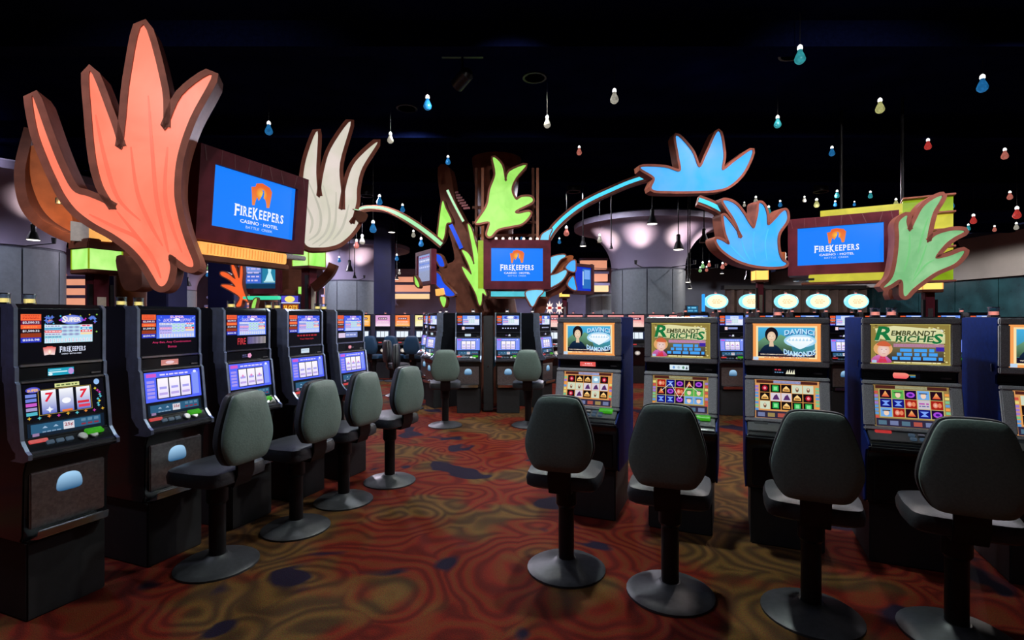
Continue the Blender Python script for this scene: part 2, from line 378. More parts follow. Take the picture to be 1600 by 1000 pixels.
def logo(cv, cx, cz, wd, bg, with_emblem=True):
    """emblem, name in tall narrow capitals, two lines below; wd = width of the name"""
    if with_emblem: emblem(cv, cx, cz + wd * 0.33, wd * 0.215, bg)
    cv.up(); hh = wd * 0.155
    slab_name(cv, cx, cz, wd, hh, WHITE)
    cv.text('CASINO \u00b7 HOTEL', cx, cz - wd * 0.165, wd * 0.058, WHITE, wd * 0.78, 0.015)
    cv.text('BATTLE  CREEK', cx, cz - wd * 0.25, wd * 0.042, S(200, 225, 255), wd * 0.55)

def plane_pt(x, y, pl):
    """point of the vertical plane pl=(x0, d0, theta) seen at pixel (x, y): theta = heading of the plane, 0 = facing the aisle"""
    x0, d0, th = pl; X0 = (x0 - 800.0) / F * d0; u = (x - 800.0) / F
    s = (u * d0 - X0) / (math.cos(th) - u * math.sin(th)); Y = d0 + s * math.sin(th)
    return s, H + (HY - y) / F * Y
def plane_frame(pl, root):
    x0, d0, th = pl
    return Vector(((x0 - 800.0) / F * d0, d0, 0)) - Vector(root.location), th
def leaf(root, name, pts, pl, face, rim='rim', rw=0.045, thick=0.12, veins=(), vmat=None, n=5, vw=0.018):
    """a backlit acrylic leaf: edge band of real depth (the part), lit face and folds (its sub-parts)"""
    loc, th = plane_frame(pl, root)
    q = cr([plane_pt(x, y, pl) for x, y in pts], n)
    k = len(q); area = sum(q[i][0] * q[(i + 1) % k][1] - q[(i + 1) % k][0] * q[i][1] for i in range(k))
    if area < 0: q = q[::-1]
    nr = []
    for i in range(k):
        a, b = q[i - 1], q[(i + 1) % k]; t = Vector((b[0] - a[0], b[1] - a[1]))
        t = t.normalized() if t.length > 1e-9 else Vector((1, 0)); nr.append((t.y, -t.x))
    out = [(q[i][0] + nr[i][0] * rw, q[i][1] + nr[i][1] * rw) for i in range(k)]
    v = [(p[0], -0.02, p[1]) for p in out] + [(p[0], thick, p[1]) for p in out] + [(p[0], thick, p[1]) for p in q] + [(p[0], -0.02, p[1]) for p in q]
    f = []
    for i in range(k):
        j = (i + 1) % k
        for a in range(4):
            b = (a + 1) % 4; f.append((a * k + i, a * k + j, b * k + j, b * k + i))
    tri = tessellate_polygon([[Vector((p[0], p[1], 0)) for p in q]])
    f += [(2 * k + t[0], 2 * k + t[1], 2 * k + t[2]) for t in tri]
    me = bpy.data.meshes.new(name); me.from_pydata(v, [], f)
    part = link(name, me, M[rim], root, loc, (0, 0, th))
    mf = bpy.data.meshes.new('lit_face'); mf.from_pydata([(p[0], -0.005, p[1]) for p in q], [], [tuple(t) for t in tri])
    link('lit_face', mf, M[face], part)
    for vn in veins:
        vp = cr([plane_pt(x, y, pl) for x, y in vn], 5, False); m = len(vp)
        MB().sweep([(p[0], -0.005, p[1]) for p in vp], [Vector((0, -1, 0))] * m, [vw * (0.25 + 0.75 * math.sin(math.pi * (i + 0.5) / m)) for i in range(m)], 0.004, 0.005).build('fold', M[vmat or face], part)
    return part
def solid(root, name, pts, pl, thick, mat, smoothn=0, bevel=0.0, front=0.0):
    loc, th = plane_frame(pl, root)
    q = [plane_pt(x, y, pl) for x, y in pts]
    if smoothn: q = cr(q, smoothn)
    return MB().prism_y(q, -front, thick).build(name, M[mat], root, bevel, loc=loc, rot=(0, 0, th))
def arch(root, name, pts, wpx, mat, litmat=None, litfrac=0.5, thick=0.16):
    """curved rib through (x, y, depth) points; optional lit strip let into its front"""
    q = cr([tuple(P(*p) - Vector(root.location)) for p in pts], 8, False)
    camd = [(Vector((0, 0, H)) - (Vector(p) + Vector(root.location))) for p in q]
    nr = [Vector((c.x * 0.35, c.y, 0)).normalized() for c in camd]
    W = [wpx * (Vector(p) + Vector(root.location)).y / F for p in q]
    o = MB().sweep(q, nr, W, thick).build(name, M[mat], root)
    if litmat:
        MB().sweep(q, nr, [x * litfrac for x in W], 0.02, 0.008).build('lit_strip', M[litmat], o)
    return o

def display(root, name, c, th, sw, sh, fr=(0.1, 0.1), depth=0.22, tilt=0.0, cv=None, mat='plum', inlay=True, off=(0, 0)):
    """TV in a boxed housing: c = world centre of the screen, th = heading; tilt leans the top forward"""
    loc = Vector(c) - Vector(root.location)
    W, Hh = sw + 2 * fr[0], sh + 2 * fr[1]
    b = MB(); t = 0.03
    b.box(off[0], depth / 2 + 0.02, off[1], W, depth, Hh)
    b.box(off[0] , -0.0, off[1] + Hh / 2 - (Hh / 2 - sh / 2 + off[1]) / 2, W, 0.05, Hh / 2 - sh / 2 + off[1])
    lo = Hh / 2 - sh / 2 - off[1]
    b.box(off[0], 0.0, off[1] - Hh / 2 + lo / 2, W, 0.05, lo)
    for s in (-1, 1):
        ww = W / 2 - sw / 2 + s * off[0]
        b.box(off[0] + s * (W / 2 - ww / 2), 0.0, 0, ww, 0.05, sh)
    h = b.build(name, M[mat], root, 0, loc=loc, rot=(tilt, 0, th))
    cv.build('screen', h, (0, 0.012, 0))
    if inlay:
        rnd = random.Random(3)
        for i in range(9):
            x = -W / 2 + 0.06 + (W - 0.12) * i / 8 + off[0]; dx = rnd.uniform(-0.05, 0.05); top = off[1] + Hh / 2
            z1 = sh / 2 + 0.005
            MB().sweep([(x, -0.026, z1), (x + dx, -0.026, top - 0.004)], [Vector((0, -1, 0))] * 2, 0.009, 0.004, 0.002).build('inlay_strip', M['line'], h)
    return h
def blue_cv(w, h, wd, cx=0, cz=0):
    c = Canvas(w, h, S(24, 128, 255)); logo(c, cx, cz, wd, S(24, 128, 255)); return c

# ================================================================== THE ROOM
XL, XR, YB, YF = -19.0, 17.2, 34.0, -5.0
def struct(name, b, mat, bevel=0.0, smooth=False):
    return tag(b.build(name, M[mat], None, bevel, smooth), kind='structure')
struct('floor', MB().box((XL + XR) / 2, (YB + YF) / 2, -0.05, XR - XL, YB - YF, 0.1), 'carpet')
struct('ceiling', MB().box((XL + XR) / 2, (YB + YF) / 2, CEIL + 0.05, XR - XL, YB - YF, 0.1), 'ceiling')
wb = struct('wall_back', MB().box((XL + 5) / 2, YB + 0.1, CEIL / 2, 5 - XL, 0.2, CEIL), 'wall_mauve')
wb2 = struct('wall_back_right', MB().box((XR + 5) / 2, YB + 0.1, CEIL / 2, XR - 5, 0.2, CEIL), 'wall_grey')
struct('wall_left', MB().box(XL - 0.1, (YB + YF) / 2, CEIL / 2, 0.2, YB - YF, CEIL), 'wall_mauve')
wr = struct('wall_right', MB().box(XR + 0.4, (YB + YF) / 2, CEIL / 2, 0.2, YB - YF, CEIL), 'wall_grey')
struct('wall_front', MB().box((XL + XR) / 2, YF - 0.1, CEIL / 2, XR - XL, 0.2, CEIL), 'wall_grey')
tag(MB().box(XR + 0.15, (YB + YF) / 2, 3.8, 0.3, YB - YF, 1.55).build('soffit', M['wall_tan'], wr))
for i in range(11):
    y = 10.2 + i * 1.8
    MB().box(XR + 0.22, y, 1.5, 0.06, 1.76, 3.0).build('glass_panel', M['teal_glass'], wr)
# ceiling beams
for i, y in enumerate((5.6, 8.4, 11.2, 14.0, 17.6, 21.4, 25.5, 30.0)):
    tag(MB().box((XL + XR) / 2, y, CEIL - 0.14, XR - XL, 0.22, 0.28).build('trim_%d' % (i + 1), M['beam']), kind='structure')
# stepped cove ceiling bands along the back wall (their glow stands in for peach light)
def cove(xa, xb, y, zs, mat='cove'):
    r = empty('trim_%d' % (20 + len([o for o in bpy.data.objects if o.name.startswith('trim_')])), ((xa + xb) / 2, y, 0)); tag(r, kind='structure')
    wdt = xb - xa
    for k, (z, hh, dp) in enumerate(zs):
        MB().box(0, dp, z, wdt, 0.3, hh).build('cove_band', M[mat if not (k == len(zs) - 1 and mat == 'cove') else 'cove_warm'], r)
        MB().box(0, dp + 0.05, z + hh / 2 + 0.06, wdt + 0.1, 0.5, 0.12).build('cove_ledge', M['wall_mauve'], r)
    return r
bands = [(3.75, 0.30, 0.5), (3.2, 0.34, 0.3), (2.65, 0.34, 0.1), (2.1, 0.30, -0.1), (1.45, 0.6, -0.3)]
cove(-18.6, -14.6, 20.0, [(b[0] * 0.72 + 0.3, b[1] * 0.8, b[2]) for b in bands])
cove(-16.6, -13.2, 28.0, [(b[0] * 0.85 + 0.2, b[1], b[2]) for b in bands])
cove(-9.6, -7.6, 26.0, [(b[0] * 0.85 + 0.2, b[1], b[2]) for b in bands])
cove(-8.2, -5.0, 31.0, [(3.9, 0.3, 0.3), (3.35, 0.4, 0.1), (2.85, 0.3, -0.1)])
cove(3.4, 4.7, 25.0, [(4.2, 0.42, 0.5), (3.55, 0.36, 0.3), (3.0, 0.3, 0.1)])

# mushroom columns
def mushroom(px, d, label, washers=()):
    x = (px - 800.0) / F * d
    r = empty('mushroom_column', (x, d, 0)); tag(r, label, 'column', kind='structure')
    MB().lathe([(0.98, 0), (0.98, 2.93)], 48).build('core', M['groove'], r, smooth=True)
    n = 9
    for k in range(n):
        a0 = 2 * math.pi * (k + 0.02) / n + 0.25; a1 = 2 * math.pi * (k + 0.98) / n + 0.25; m = 6; v = []; f = []
        for j in range(m + 1):
            a = a0 + (a1 - a0) * j / m
            for rr, z in ((1.005, 0.0), (1.005, 2.88), (0.97, 2.88), (0.97, 0.0)): v.append((rr * math.cos(a), rr * math.sin(a), z))
        for j in range(m):
            for q in range(4): f.append((j * 4 + q, j * 4 + (q + 1) % 4, j * 4 + 4 + (q + 1) % 4, j * 4 + 4 + q))
        f += [(0, 1, 2, 3), (m * 4 + 3, m * 4 + 2, m * 4 + 1, m * 4)]
        MB().add(v, f).build('column_panel', M['panel'], r, smooth=True)
    prof = [(1.0, 2.93)]
    for j in range(15):
        t = j / 14.0; prof.append((1.0 + 1.05 * (1 - math.cos(t * math.pi / 2)) ** 0.95, 2.95 + 1.12 * math.sin(t * math.pi / 2) ** 1.0))
    prof += [(2.06, 4.2), (1.98, 4.24)]
    MB().lathe(prof, 64).build('flared_capital', M['plaster'], r, smooth=True)
    MB().lathe([(0.5, 4.2), (0.5, CEIL)], 24).build('neck', M['ceiling'], r, smooth=True)
    for a, e in washers:
        ca, sa = math.cos(a), math.sin(a)
        b = MB().box(1.4 * ca, 1.4 * sa, 2.93, 0.84, 0.016, 0.016, a); b.lathe([(0.03, -0.05), (0.04, 0.05)], 12, (1.8 * ca, 1.8 * sa, 2.98))
        wl = b.build('wash_light', M['black_metal'], r)
        ld = bpy.data.lights.new('wash_spot', 'SPOT'); ld.energy = e; ld.spot_size = R(66); ld.spot_blend = 1.0; ld.shadow_soft_size = 0.03; ld.color = (1.0, 0.78, 0.68)
        lo = bpy.data.objects.new('wash_spot', ld); COL.objects.link(lo); lo.parent = r
        lo.location = (1.78 * ca, 1.78 * sa, 3.07)
        lo.rotation_euler = Vector((-0.5 * ca, -0.5 * sa, 0.75)).to_track_quat('-Z', 'Y').to_euler()
    return r
aw = [(-math.pi / 2 + q, 150) for q in (-1.2, -0.42, 0.42, 1.2)]
mushroom(1012, 14.4, 'large grey panelled column flaring to a mushroom top, behind the right machines', aw)
mushroom(-5, 9.8, 'flared grey column at the left edge behind the coral leaf', [(-math.pi / 2 + 0.25, 140), (-math.pi / 2 + 1.2, 90)])
mushroom(552, 19.0, 'grey mushroom column right of the lime lantern, beside navy square column', [(-math.pi / 2 - 0.6, 130), (-math.pi / 2 + 0.5, 130)])
mushroom(270, 25.0, 'far grey mushroom column below the small coral leaf tip', [(-math.pi / 2 + 0.6, 30), (-math.pi / 2 - 0.4, 30)])
mushroom(943, 29.0, 'farthest grey mushroom column, left of the large flared column', [(-math.pi / 2 - 0.6, 30)])

def navy_col(px, wpx, d, label):
    x = (px - 800.0) / F * d; s = wpx * d / F
    r = empty('square_column', (x, d, 0)); tag(r, label, 'column', kind='structure')
    MB().box(0, 0, CEIL / 2, s, s, CEIL).build('shaft', M['navy'], r, 0.02)
    MB().box(0, 0, 0.15, s * 1.12, s * 1.12, 0.3).build('plinth', M['black_matte'], r, 0.02)
navy_col(601, 27, 17.0, 'dark navy square column beside the far grey mushroom column')
navy_col(254, 48, 13.0, 'wide navy square column behind the coral leaf tip')
navy_col(182, 16, 16.0, 'slim navy square column behind the left lantern post')
navy_col(356, 40, 14.5, 'navy square column behind the orange leaf')
# drapes on the far right back wall
dr = empty('drape', (14.6, 25.0, 0)); tag(dr, 'brown pleated drape wall behind the oval lit signs', 'curtain')
v = []; f = []
for i in range(61):
    xx = -4.2 + 8.4 * i / 60; yy = 0.12 * math.sin(i * 1.9)
    v += [(xx, yy, 0.0), (xx, yy, 2.95)]
    if i: f.append((2 * i - 2, 2 * i, 2 * i + 1, 2 * i - 1))
md = MB().add(v, f).build('pleats', M['curtain'], dr, smooth=True)
MB().box(0, 0.05, 3.05, 8.6, 0.4, 0.2).build('rail', M['black_matte'], dr)

# ================================================================== ADDED LIGHT FIXTURES
for i, (x, y, e, c) in enumerate(ADDED_DOWNLIGHTS):
    r = empty('added_downlight', (x, y, CEIL)); nm = ['left of the camera', 'right of the camera', 'over the middle aisle', 'over the centre chairs', 'between left tree and centre tree',
        'behind the right machine row', 'over the leftmost machine', 'over the rightmost machine', 'over the far left machines', 'over the far right machines', 'behind the centre tree', 'beside the left edge column', 'before the middle mushroom column', 'beside the right wall soffit', 'before the brown drape', 'before the far left mushroom column', 'behind the large flared column'][i]
    tag(r, 'added round ceiling fill light ' + nm, 'ceiling light', 'added ceiling fill lights')
    MB().lathe([(0.13, -0.012), (0.16, -0.012), (0.16, 0.0), (0.13, 0.0), (0.13, -0.012)], 24).build('trim_ring', M['black_metal'], r)
    MB().lathe([(0.0, -0.006), (0.125, -0.006), (0.125, -0.001)], 24).build('lens', M['lamp_white'], r)
    drop = 0.0
    if i >= 8:
        drop = 0.34
        for ch in r.children: ch.location.z = -drop
        MB().lathe([(0.15, -drop), (0.15, 0.0)], 20).build('canister', M['black_metal'], r, smooth=True)
    ld = bpy.data.lights.new('fill_downlight', 'SPOT'); ld.energy = e; ld.color = c; ld.spot_size = R(150 if i < 8 else 174); ld.spot_blend = 0.6 if i < 8 else 0.15; ld.shadow_soft_size = 0.12
    lo = bpy.data.objects.new('fill_downlight', ld); COL.objects.link(lo); lo.parent = r; lo.location = (0, 0, -0.03 - drop)

# track spotlights added for frontal light on the sculptures
ADDED_TRACK = [((-2.2, 0.9), (-3.1, 5.0, 2.9), 260, 62, 'aimed at the left tree'), ((0.0, 3.4), (0.0, 9.4, 2.6), 330, 46, 'aimed at the centre tree'), ((2.6, 2.0), (4.0, 6.8, 2.6), 300, 62, 'aimed at the right tree'), ((-0.6, 6.2), (-4.2, 10.0, 2.4), 200, 60, 'aimed at the small far tree')]
for (x, y), aim, e, ang, nm in ADDED_TRACK:
    r = empty('added_track_spotlight', (x, y, CEIL)); tag(r, 'added black track spotlight on the ceiling ' + nm, 'spotlight', 'added track spotlights')
    dv = (Vector(aim) - Vector((x, y, CEIL - 0.3))).normalized(); q = dv.to_track_quat('-Z', 'Y').to_euler()
    MB().box(0, 0, -0.02, 0.5, 0.05, 0.04).build('track', M['black_metal'], r)
    MB().tube([(0, 0, -0.03), (0, 0, -0.3)], 0.015, 8).build('stem', M['black_metal'], r)
    MB().lathe([(0.085, -0.12), (0.085, 0.1), (0.05, 0.14), (0.0, 0.14)], 18).build('can', M['black_metal'], r, smooth=True, loc=(0, 0, -0.3), rot=q)
    ld = bpy.data.lights.new('added_track_spot', 'SPOT'); ld.energy = e; ld.spot_size = R(ang); ld.spot_blend = 0.7; ld.shadow_soft_size = 0.06; ld.color = (1.0, 0.93, 0.88)
    lo = bpy.data.objects.new('added_track_spot', ld); COL.objects.link(lo); lo.parent = r; lo.location = Vector((0, 0, -0.3)) + dv * 0.14; lo.rotation_euler = q

# ================================================================== SLOT MACHINES
def words(cv, x0, x1, z, h, col, rnd, gap=0.25):
    """a line of print too small to read: word-long bars"""
    x = x0
    while x < x1 - h:
        wl = min(x1 - x, h * rnd.uniform(1.2, 3.6)); cv.rect(x, z - h / 2, x + wl, z + h / 2, col); x += wl + h * (0.5 + gap)
def sparkle(cv, x, z, s, col):
    pts = []
    for k in range(8):
        a = k * math.pi / 4; r = s if k % 2 == 0 else s * 0.45; pts.append((x + r * math.cos(a), z + r * math.sin(a)))
    cv.poly(pts, col)
def top_print(style, seed):
    rnd = random.Random(seed); W, Hh = 0.40, 0.295
    cv = Canvas(W, Hh, S(3, 3, 10))
    U = lambda x: -W / 2 + x * W          # 0..1 across, 0..1 down
    V = lambda y: Hh / 2 - y * Hh
    cv.up()
    # jackpot column
    seq = [(0.10, 0.215, S(250, 105, 60)), (0.215, 0.295, S(96, 16, 60)), (0.295, 0.37, S(248, 98, 52)), (0.37, 0.45, S(40, 14, 22)), (0.45, 0.53, S(150, 56, 28)), (0.53, 0.62, S(38, 52, 190))]
    xr = 0.255 if style != 'plain' else 0.23
    for a, b, c in seq: cv.rect(U(0.03), V(b), U(xr), V(a), c)
    cv.up()
    for yy, t in ((0.255, '$2,500.32'), (0.41, '$1,500.32'), (0.575, '$250.98')): cv.text(t, U((0.03 + xr) / 2), V(yy), 0.013, S(235, 235, 250), (xr - 0.06) * W * 0.95, 0.02)
    for yy in (0.13, 0.155, 0.18): words(cv, U(0.05), U(xr - 0.02), V(yy), 0.0035, S(190, 40, 30), rnd)
    words(cv, U(0.06), U(xr - 0.03), V(0.335), 0.004, S(255, 170, 90), rnd)
    if style == 'confetti':
        for k in range(46):
            x, y = rnd.uniform(0.28, 0.97), rnd.choice((rnd.uniform(0.1, 0.3), rnd.uniform(0.3, 0.62)))
            if 0.31 < x < 0.92 and y > 0.29: continue
            sparkle(cv, U(x), V(y), rnd.uniform(0.004, 0.008), rnd.choice((S(220, 60, 170), S(240, 210, 80), S(90, 190, 230), S(235, 130, 60), S(150, 200, 90))))
        for x in (0.35, 0.88):
            for k in range(7): sparkle(cv, U(x + rnd.uniform(-0.04, 0.04)), V(0.2 + rnd.uniform(-0.05, 0.05)), 0.012, S(90, 120, 215))
        cv.up(); cv.ell(U(0.62), V(0.2), 0.058, 0.027, S(200, 215, 255), 24, S(70, 90, 210)); cv.up()
        cv.rect(U(0.46), V(0.225), U(0.5), V(0.2), S(170, 50, 210)); cv.rect(U(0.74), V(0.225), U(0.79), V(0.2), S(150, 60, 220)); cv.up()
        cv.text('S', U(0.525), V(0.195), 0.036, S(255, 240, 235), 0.022, 0.03)
        cv.text('UPER', U(0.64), V(0.2), 0.026, S(255, 240, 235), 0.072, 0.03)
        x0, x1, y0, y1 = 0.29, 0.88, 0.30, 0.645; bgp = S(190, 228, 245)
    elif style == 'plain':
        cv.rect(U(0.25), V(0.62), U(0.96), V(0.08), S(110, 150, 245)); cv.up()
        x0, x1, y0, y1 = 0.28, 0.95, 0.28, 0.61; bgp = S(225, 235, 255)
        if seed % 2: 
            cv.ell(U(0.61), V(0.18), 0.07, 0.022, S(245, 248, 255)); cv.ell(U(0.42), V(0.19), 0.035, 0.02, S(70, 80, 190)); cv.ell(U(0.8), V(0.19), 0.035, 0.02, S(70, 80, 190))
        else: cv.rect(U(0.45), V(0.27), U(0.78), V(0.11), S(215, 228, 255)); words(cv, U(0.5), U(0.75), V(0.18), 0.008, S(120, 130, 200), rnd)
    else:
        cv.rect(U(0.265), V(0.64), U(0.955), V(0.11), S(84, 122, 245), S(52, 78, 232)); cv.up()
        cv.text('SUPER', U(0.62), V(0.15), 0.017, S(255, 205, 240), 0.10, 0.03)
        cv.text('LUCKY', U(0.48), V(0.225), 0.02, S(245, 225, 255), 0.075, 0.02, slant=0.35)
        cv.text('LOTTO', U(0.765), V(0.225), 0.02, S(245, 225, 255), 0.075, 0.02, slant=-0.35)
        for k in range(14): sparkle(cv, U(rnd.choice((rnd.uniform(0.28, 0.4), rnd.uniform(0.84, 0.94)))), V(rnd.uniform(0.13, 0.23)), 0.005, S(150, 190, 255))
        cv.up(); cv.ell(U(0.615), V(0.215), 0.022, 0.011, S(250, 250, 255))
        x0, x1, y0, y1 = 0.31, 0.93, 0.285, 0.63; bgp = S(176, 196, 255)
    cv.up(); cv.rect(U(x0), V(y1), U(x1), V(y0), bgp); cv.up()
    xa = x0 + (x1 - x0) * 0.34; xb = x0 + (x1 - x0) * 0.72
    cols = [S(225, 235, 250), S(90, 190, 225), S(235, 90, 100), S(215, 220, 235), S(140, 215, 225)] if style == 'confetti' else [S(240, 240, 255), S(150, 170, 245), S(225, 130, 200), S(190, 180, 250), S(215, 190, 250)]
    yy = y0
    for k in range(5):
        dy = (y1 - y0) * 0.15; cv.rect(U(x0), V(yy + dy * 0.92), U(xa), V(yy), cols[k]); yy += dy
    for k in range(3):
        for j in range(3):
            cv.ell(U(xa + (xb - xa) * (j + 0.5) / 3), V(y0 + (y1 - y0) * (0.14 + 0.2 * k)), 0.015, 0.008, S(170, 185, 215) if style == 'confetti' else S(205, 235, 225), 14)
    for k, c in enumerate((S(255, 225, 235), S(50, 170, 220), S(240, 60, 50), S(250, 220, 170))):
        cv.rect(U(xb + 0.01), V(y0 + (y1 - y0) * (0.12 + 0.15 * k)), U(x1 - 0.005), V(y0 + (y1 - y0) * 0.15 * k), c if style != 'plain' else S(240, 244, 255))
    n = 13
    for k in range(n):
        xx = x0 + (x1 - x0) * (k + 0.5) / n; cv.rect(U(xx - 0.012), V(y1 - 0.012), U(xx + 0.012), V(y1 - (y1 - y0) * 0.24), S(250, 252, 255))
    cv.up()
    for k in range(n):
        xx = x0 + (x1 - x0) * (k + 0.5) / n
        for j in range(3): cv.rect(U(xx - 0.008), V(y1 - 0.02 - 0.022 * j), U(xx + 0.006), V(y1 - 0.03 - 0.022 * j), rnd.choice((S(140, 120, 200), S(200, 90, 150), S(90, 120, 200), S(90, 170, 180))))
    for k in range(3): words(cv, U(xb + 0.03), U(x1 - 0.03), V(y0 + (y1 - y0) * (0.06 + 0.15 * k)), 0.006, S(245, 245, 255) if k else S(220, 60, 110), rnd)
    for k in range(5): words(cv, U(x0 + 0.01), U(xa - 0.01), V(y0 + (y1 - y0) * (0.07 + 0.15 * k)), 0.005, S(120, 130, 190) if k != 2 else S(250, 220, 225), rnd)
    for k in range(3):
        for j in range(3): cv.rect(U(xa + (xb - xa) * (j + 0.5) / 3) - 0.007, V(y0 + (y1 - y0) * (0.14 + 0.2 * k)) - 0.002, U(xa + (xb - xa) * (j + 0.5) / 3) + 0.007, V(y0 + (y1 - y0) * (0.14 + 0.2 * k)) + 0.002, S(110, 120, 190) if style == 'confetti' else S(110, 190, 190))
    return cv, U, V
def top_extra(cv, U, V, extra, rnd):
    cv.up()
    if extra == 'logo':
        x0, z0 = U(0.345), V(0.79)
        for k, a in ((-1, 0.14), (1, -0.14), (0, 0.0)):
            cv.up(); c_, s_ = math.cos(a), math.sin(a)
            pts = [(x0 + k * 0.013 + (px * c_ - pz * s_), z0 + (px * s_ + pz * c_) + (0.003 if k == 0 else 0)) for px, pz in ((-0.014, -0.022), (0.014, -0.022), (0.014, 0.022), (-0.014, 0.022))]
            cv.poly(pts, S(250, 225, 225), S(225, 80, 70))
        cv.up(); cv.ell(x0, z0 - 0.006, 0.010, 0.014, S(255, 250, 240), 12, S(245, 190, 170))
        slab_name(cv, U(0.625), V(0.77), 0.128, 0.027, S(220, 225, 250))
        cv.text('CASINO \u00b7 BATTLE CREEK', U(0.61), V(0.86), 0.007, S(225, 230, 250), 0.10, 0.02)
    elif extra == 'bonus':
        cv.text('Any Bet, Any Combination', U(0.53), V(0.73), 0.017, S(205, 50, 105), 0.27, 0.01); cv.text('Bonus', U(0.53), V(0.83), 0.017, S(205, 50, 105), 0.06, 0.01)
    elif extra == 'fire':
        cv.text('FIRE', U(0.36), V(0.8), 0.05, S(210, 60, 70), 0.075, 0.01)
        for k in range(14): cv.rect(U(0.5 + k * 0.032), V(0.88), U(0.52 + k * 0.032), V(0.69), S(120 + 5 * k, 110 + 5 * k, 175))
    elif extra == 'spin':
        words(cv, U(0.25), U(0.85), V(0.72), 0.014, S(170, 40, 50), rnd); cv.text('Your Next Spin', U(0.54), V(0.83), 0.018, S(190, 45, 55), 0.17, 0.01)
    elif extra == 'strip':
        cv.rect(U(0.05), V(0.86), U(0.3), V(0.7), S(225, 205, 235)); cv.rect(U(0.31), V(0.86), U(0.78), V(0.68), S(125, 140, 205)); cv.up(); words(cv, U(0.33), U(0.75), V(0.77), 0.015, S(200, 205, 240), rnd)
    elif extra == 'row':
        cv.rect(U(0.23), V(0.88), U(0.34), V(0.72), S(245, 215, 225)); cv.rect(U(0.37), V(0.84), U(0.74), V(0.74), S(140, 155, 215))
    elif extra == 'gems':
        for k in range(6): cv.ell(U(0.28 + 0.11 * k), V(0.8), 0.011 if k % 2 else 0.016, 0.010, S(200, 205, 245), 10)
def reel_print(style, seed):
    rnd = random.Random(seed + 50); W, Hh = 0.385, 0.195
    U = lambda x: -W / 2 + x * W
    V = lambda y: Hh / 2 - y * Hh
    if style == 'confetti':
        cv = Canvas(W, Hh, S(4, 4, 16)); cv.up()
        cv.ell(U(0.11), V(0.16), 0.032, 0.016, S(150, 150, 235), 18, S(60, 60, 190)); cv.rect(U(0.37), V(0.15), U(0.68), V(0.04), S(215, 220, 150))
        for k in range(5): cv.rect(U(0.02), V(0.36 + k * 0.125), U(0.145), V(0.27 + k * 0.125), (S(120, 140, 225), S(110, 130, 220), S(200, 90, 200), S(160, 150, 200), S(80, 180, 200))[k])
        for k in range(9): sparkle(cv, U(0.05 + k * 0.115), V(0.93 + 0.02 * (k % 2)), 0.010, (S(215, 170, 50), S(90, 190, 200), S(230, 140, 60), S(190, 60, 160))[k % 4])
        for k in range(9): sparkle(cv, U(0.86 + rnd.uniform(0, 0.1)), V(0.3 + 0.065 * k), 0.009, rnd.choice((S(200, 60, 160), S(90, 190, 210), S(220, 200, 60))))
        cv.ell(U(0.91), V(0.1), 0.015, 0.017, S(150, 190, 240), 12)
        cv.rect(U(0.165), V(0.885), U(0.83), V(0.175), S(190, 160, 70)); cv.up(); cv.rect(U(0.17), V(0.875), U(0.825), V(0.185), S(6, 8, 22)); cv.up()
        cv.text('SUPER', U(0.11), V(0.17), 0.014, S(255, 190, 80), 0.05, 0.03); words(cv, U(0.39), U(0.66), V(0.095), 0.008, S(90, 110, 60), rnd)
        xs = [(0.2, 0.375), (0.415, 0.59), (0.63, 0.81)]
        for a, b in xs: cv.rect(U(a), V(0.86), U(b), V(0.2), S(95, 110, 200), S(250, 252, 255))
        cv.up()
        for q in (0, 2):
            xm = U((xs[q][0] + xs[q][1]) / 2); cv.text('7', xm, V(0.4), 0.05, S(225, 35, 60), 0.036, 0.04, slant=0.15)
        sparkle(cv, U(0.29), V(0.75), 0.018, S(245, 248, 255)); cv.ell(U(0.5), V(0.55), 0.022, 0.016, S(250, 250, 255)); cv.rect(U(0.44), V(0.86), U(0.57), V(0.8), S(235, 120, 60))
        cv.rect(U(0.64), V(0.68), U(0.79), V(0.61), S(215, 40, 60)); cv.rect(U(0.65), V(0.8), U(0.8), V(0.72), S(225, 60, 90))
    else:
        bgc = S(84, 104, 255) if style != 'plain' else S(120, 150, 255)
        cv = Canvas(W, Hh, bgc, 0.0005); cv.up()
        cv.rect(U(0.03), V(0.17), U(0.2), V(0.05), S(210, 90, 200)); words(cv, U(0.26), U(0.8), V(0.11), 0.010, S(225, 215, 255), rnd)
        for k in range(5): cv.rect(U(0.03), V(0.37 + k * 0.125), U(0.16), V(0.28 + k * 0.125), S(165, 150, 240))
        cv.rect(U(0.84), V(0.9), U(0.96), V(0.12), S(130, 150, 250)); cv.ell(U(0.9), V(0.1), 0.012, 0.010, S(235, 240, 255))
        cv.rect(U(0.19), V(0.93), U(0.82), V(0.2), S(14, 14, 60)); cv.up()
        for k, (a, b) in enumerate(((0.21, 0.395), (0.415, 0.6), (0.62, 0.80))):
            cv.rect(U(a), V(0.9), U(b), V(0.23), S(232, 222, 255), S(255, 250, 255)); cv.up()
            t = rnd.random(); cv.rect(U(a + 0.03), V(0.6), U(b - 0.03), V(0.52), S(170, 165, 240)); 
            if seed % 3 == 0: sparkle(cv, U((a + b) / 2), V(0.5), 0.014, S(230, 120, 190))
            cv.rect(U(a + 0.02), V(0.8), U(b - 0.02), V(0.72), S(190, 170, 235)); cv.L -= 1
    return cv
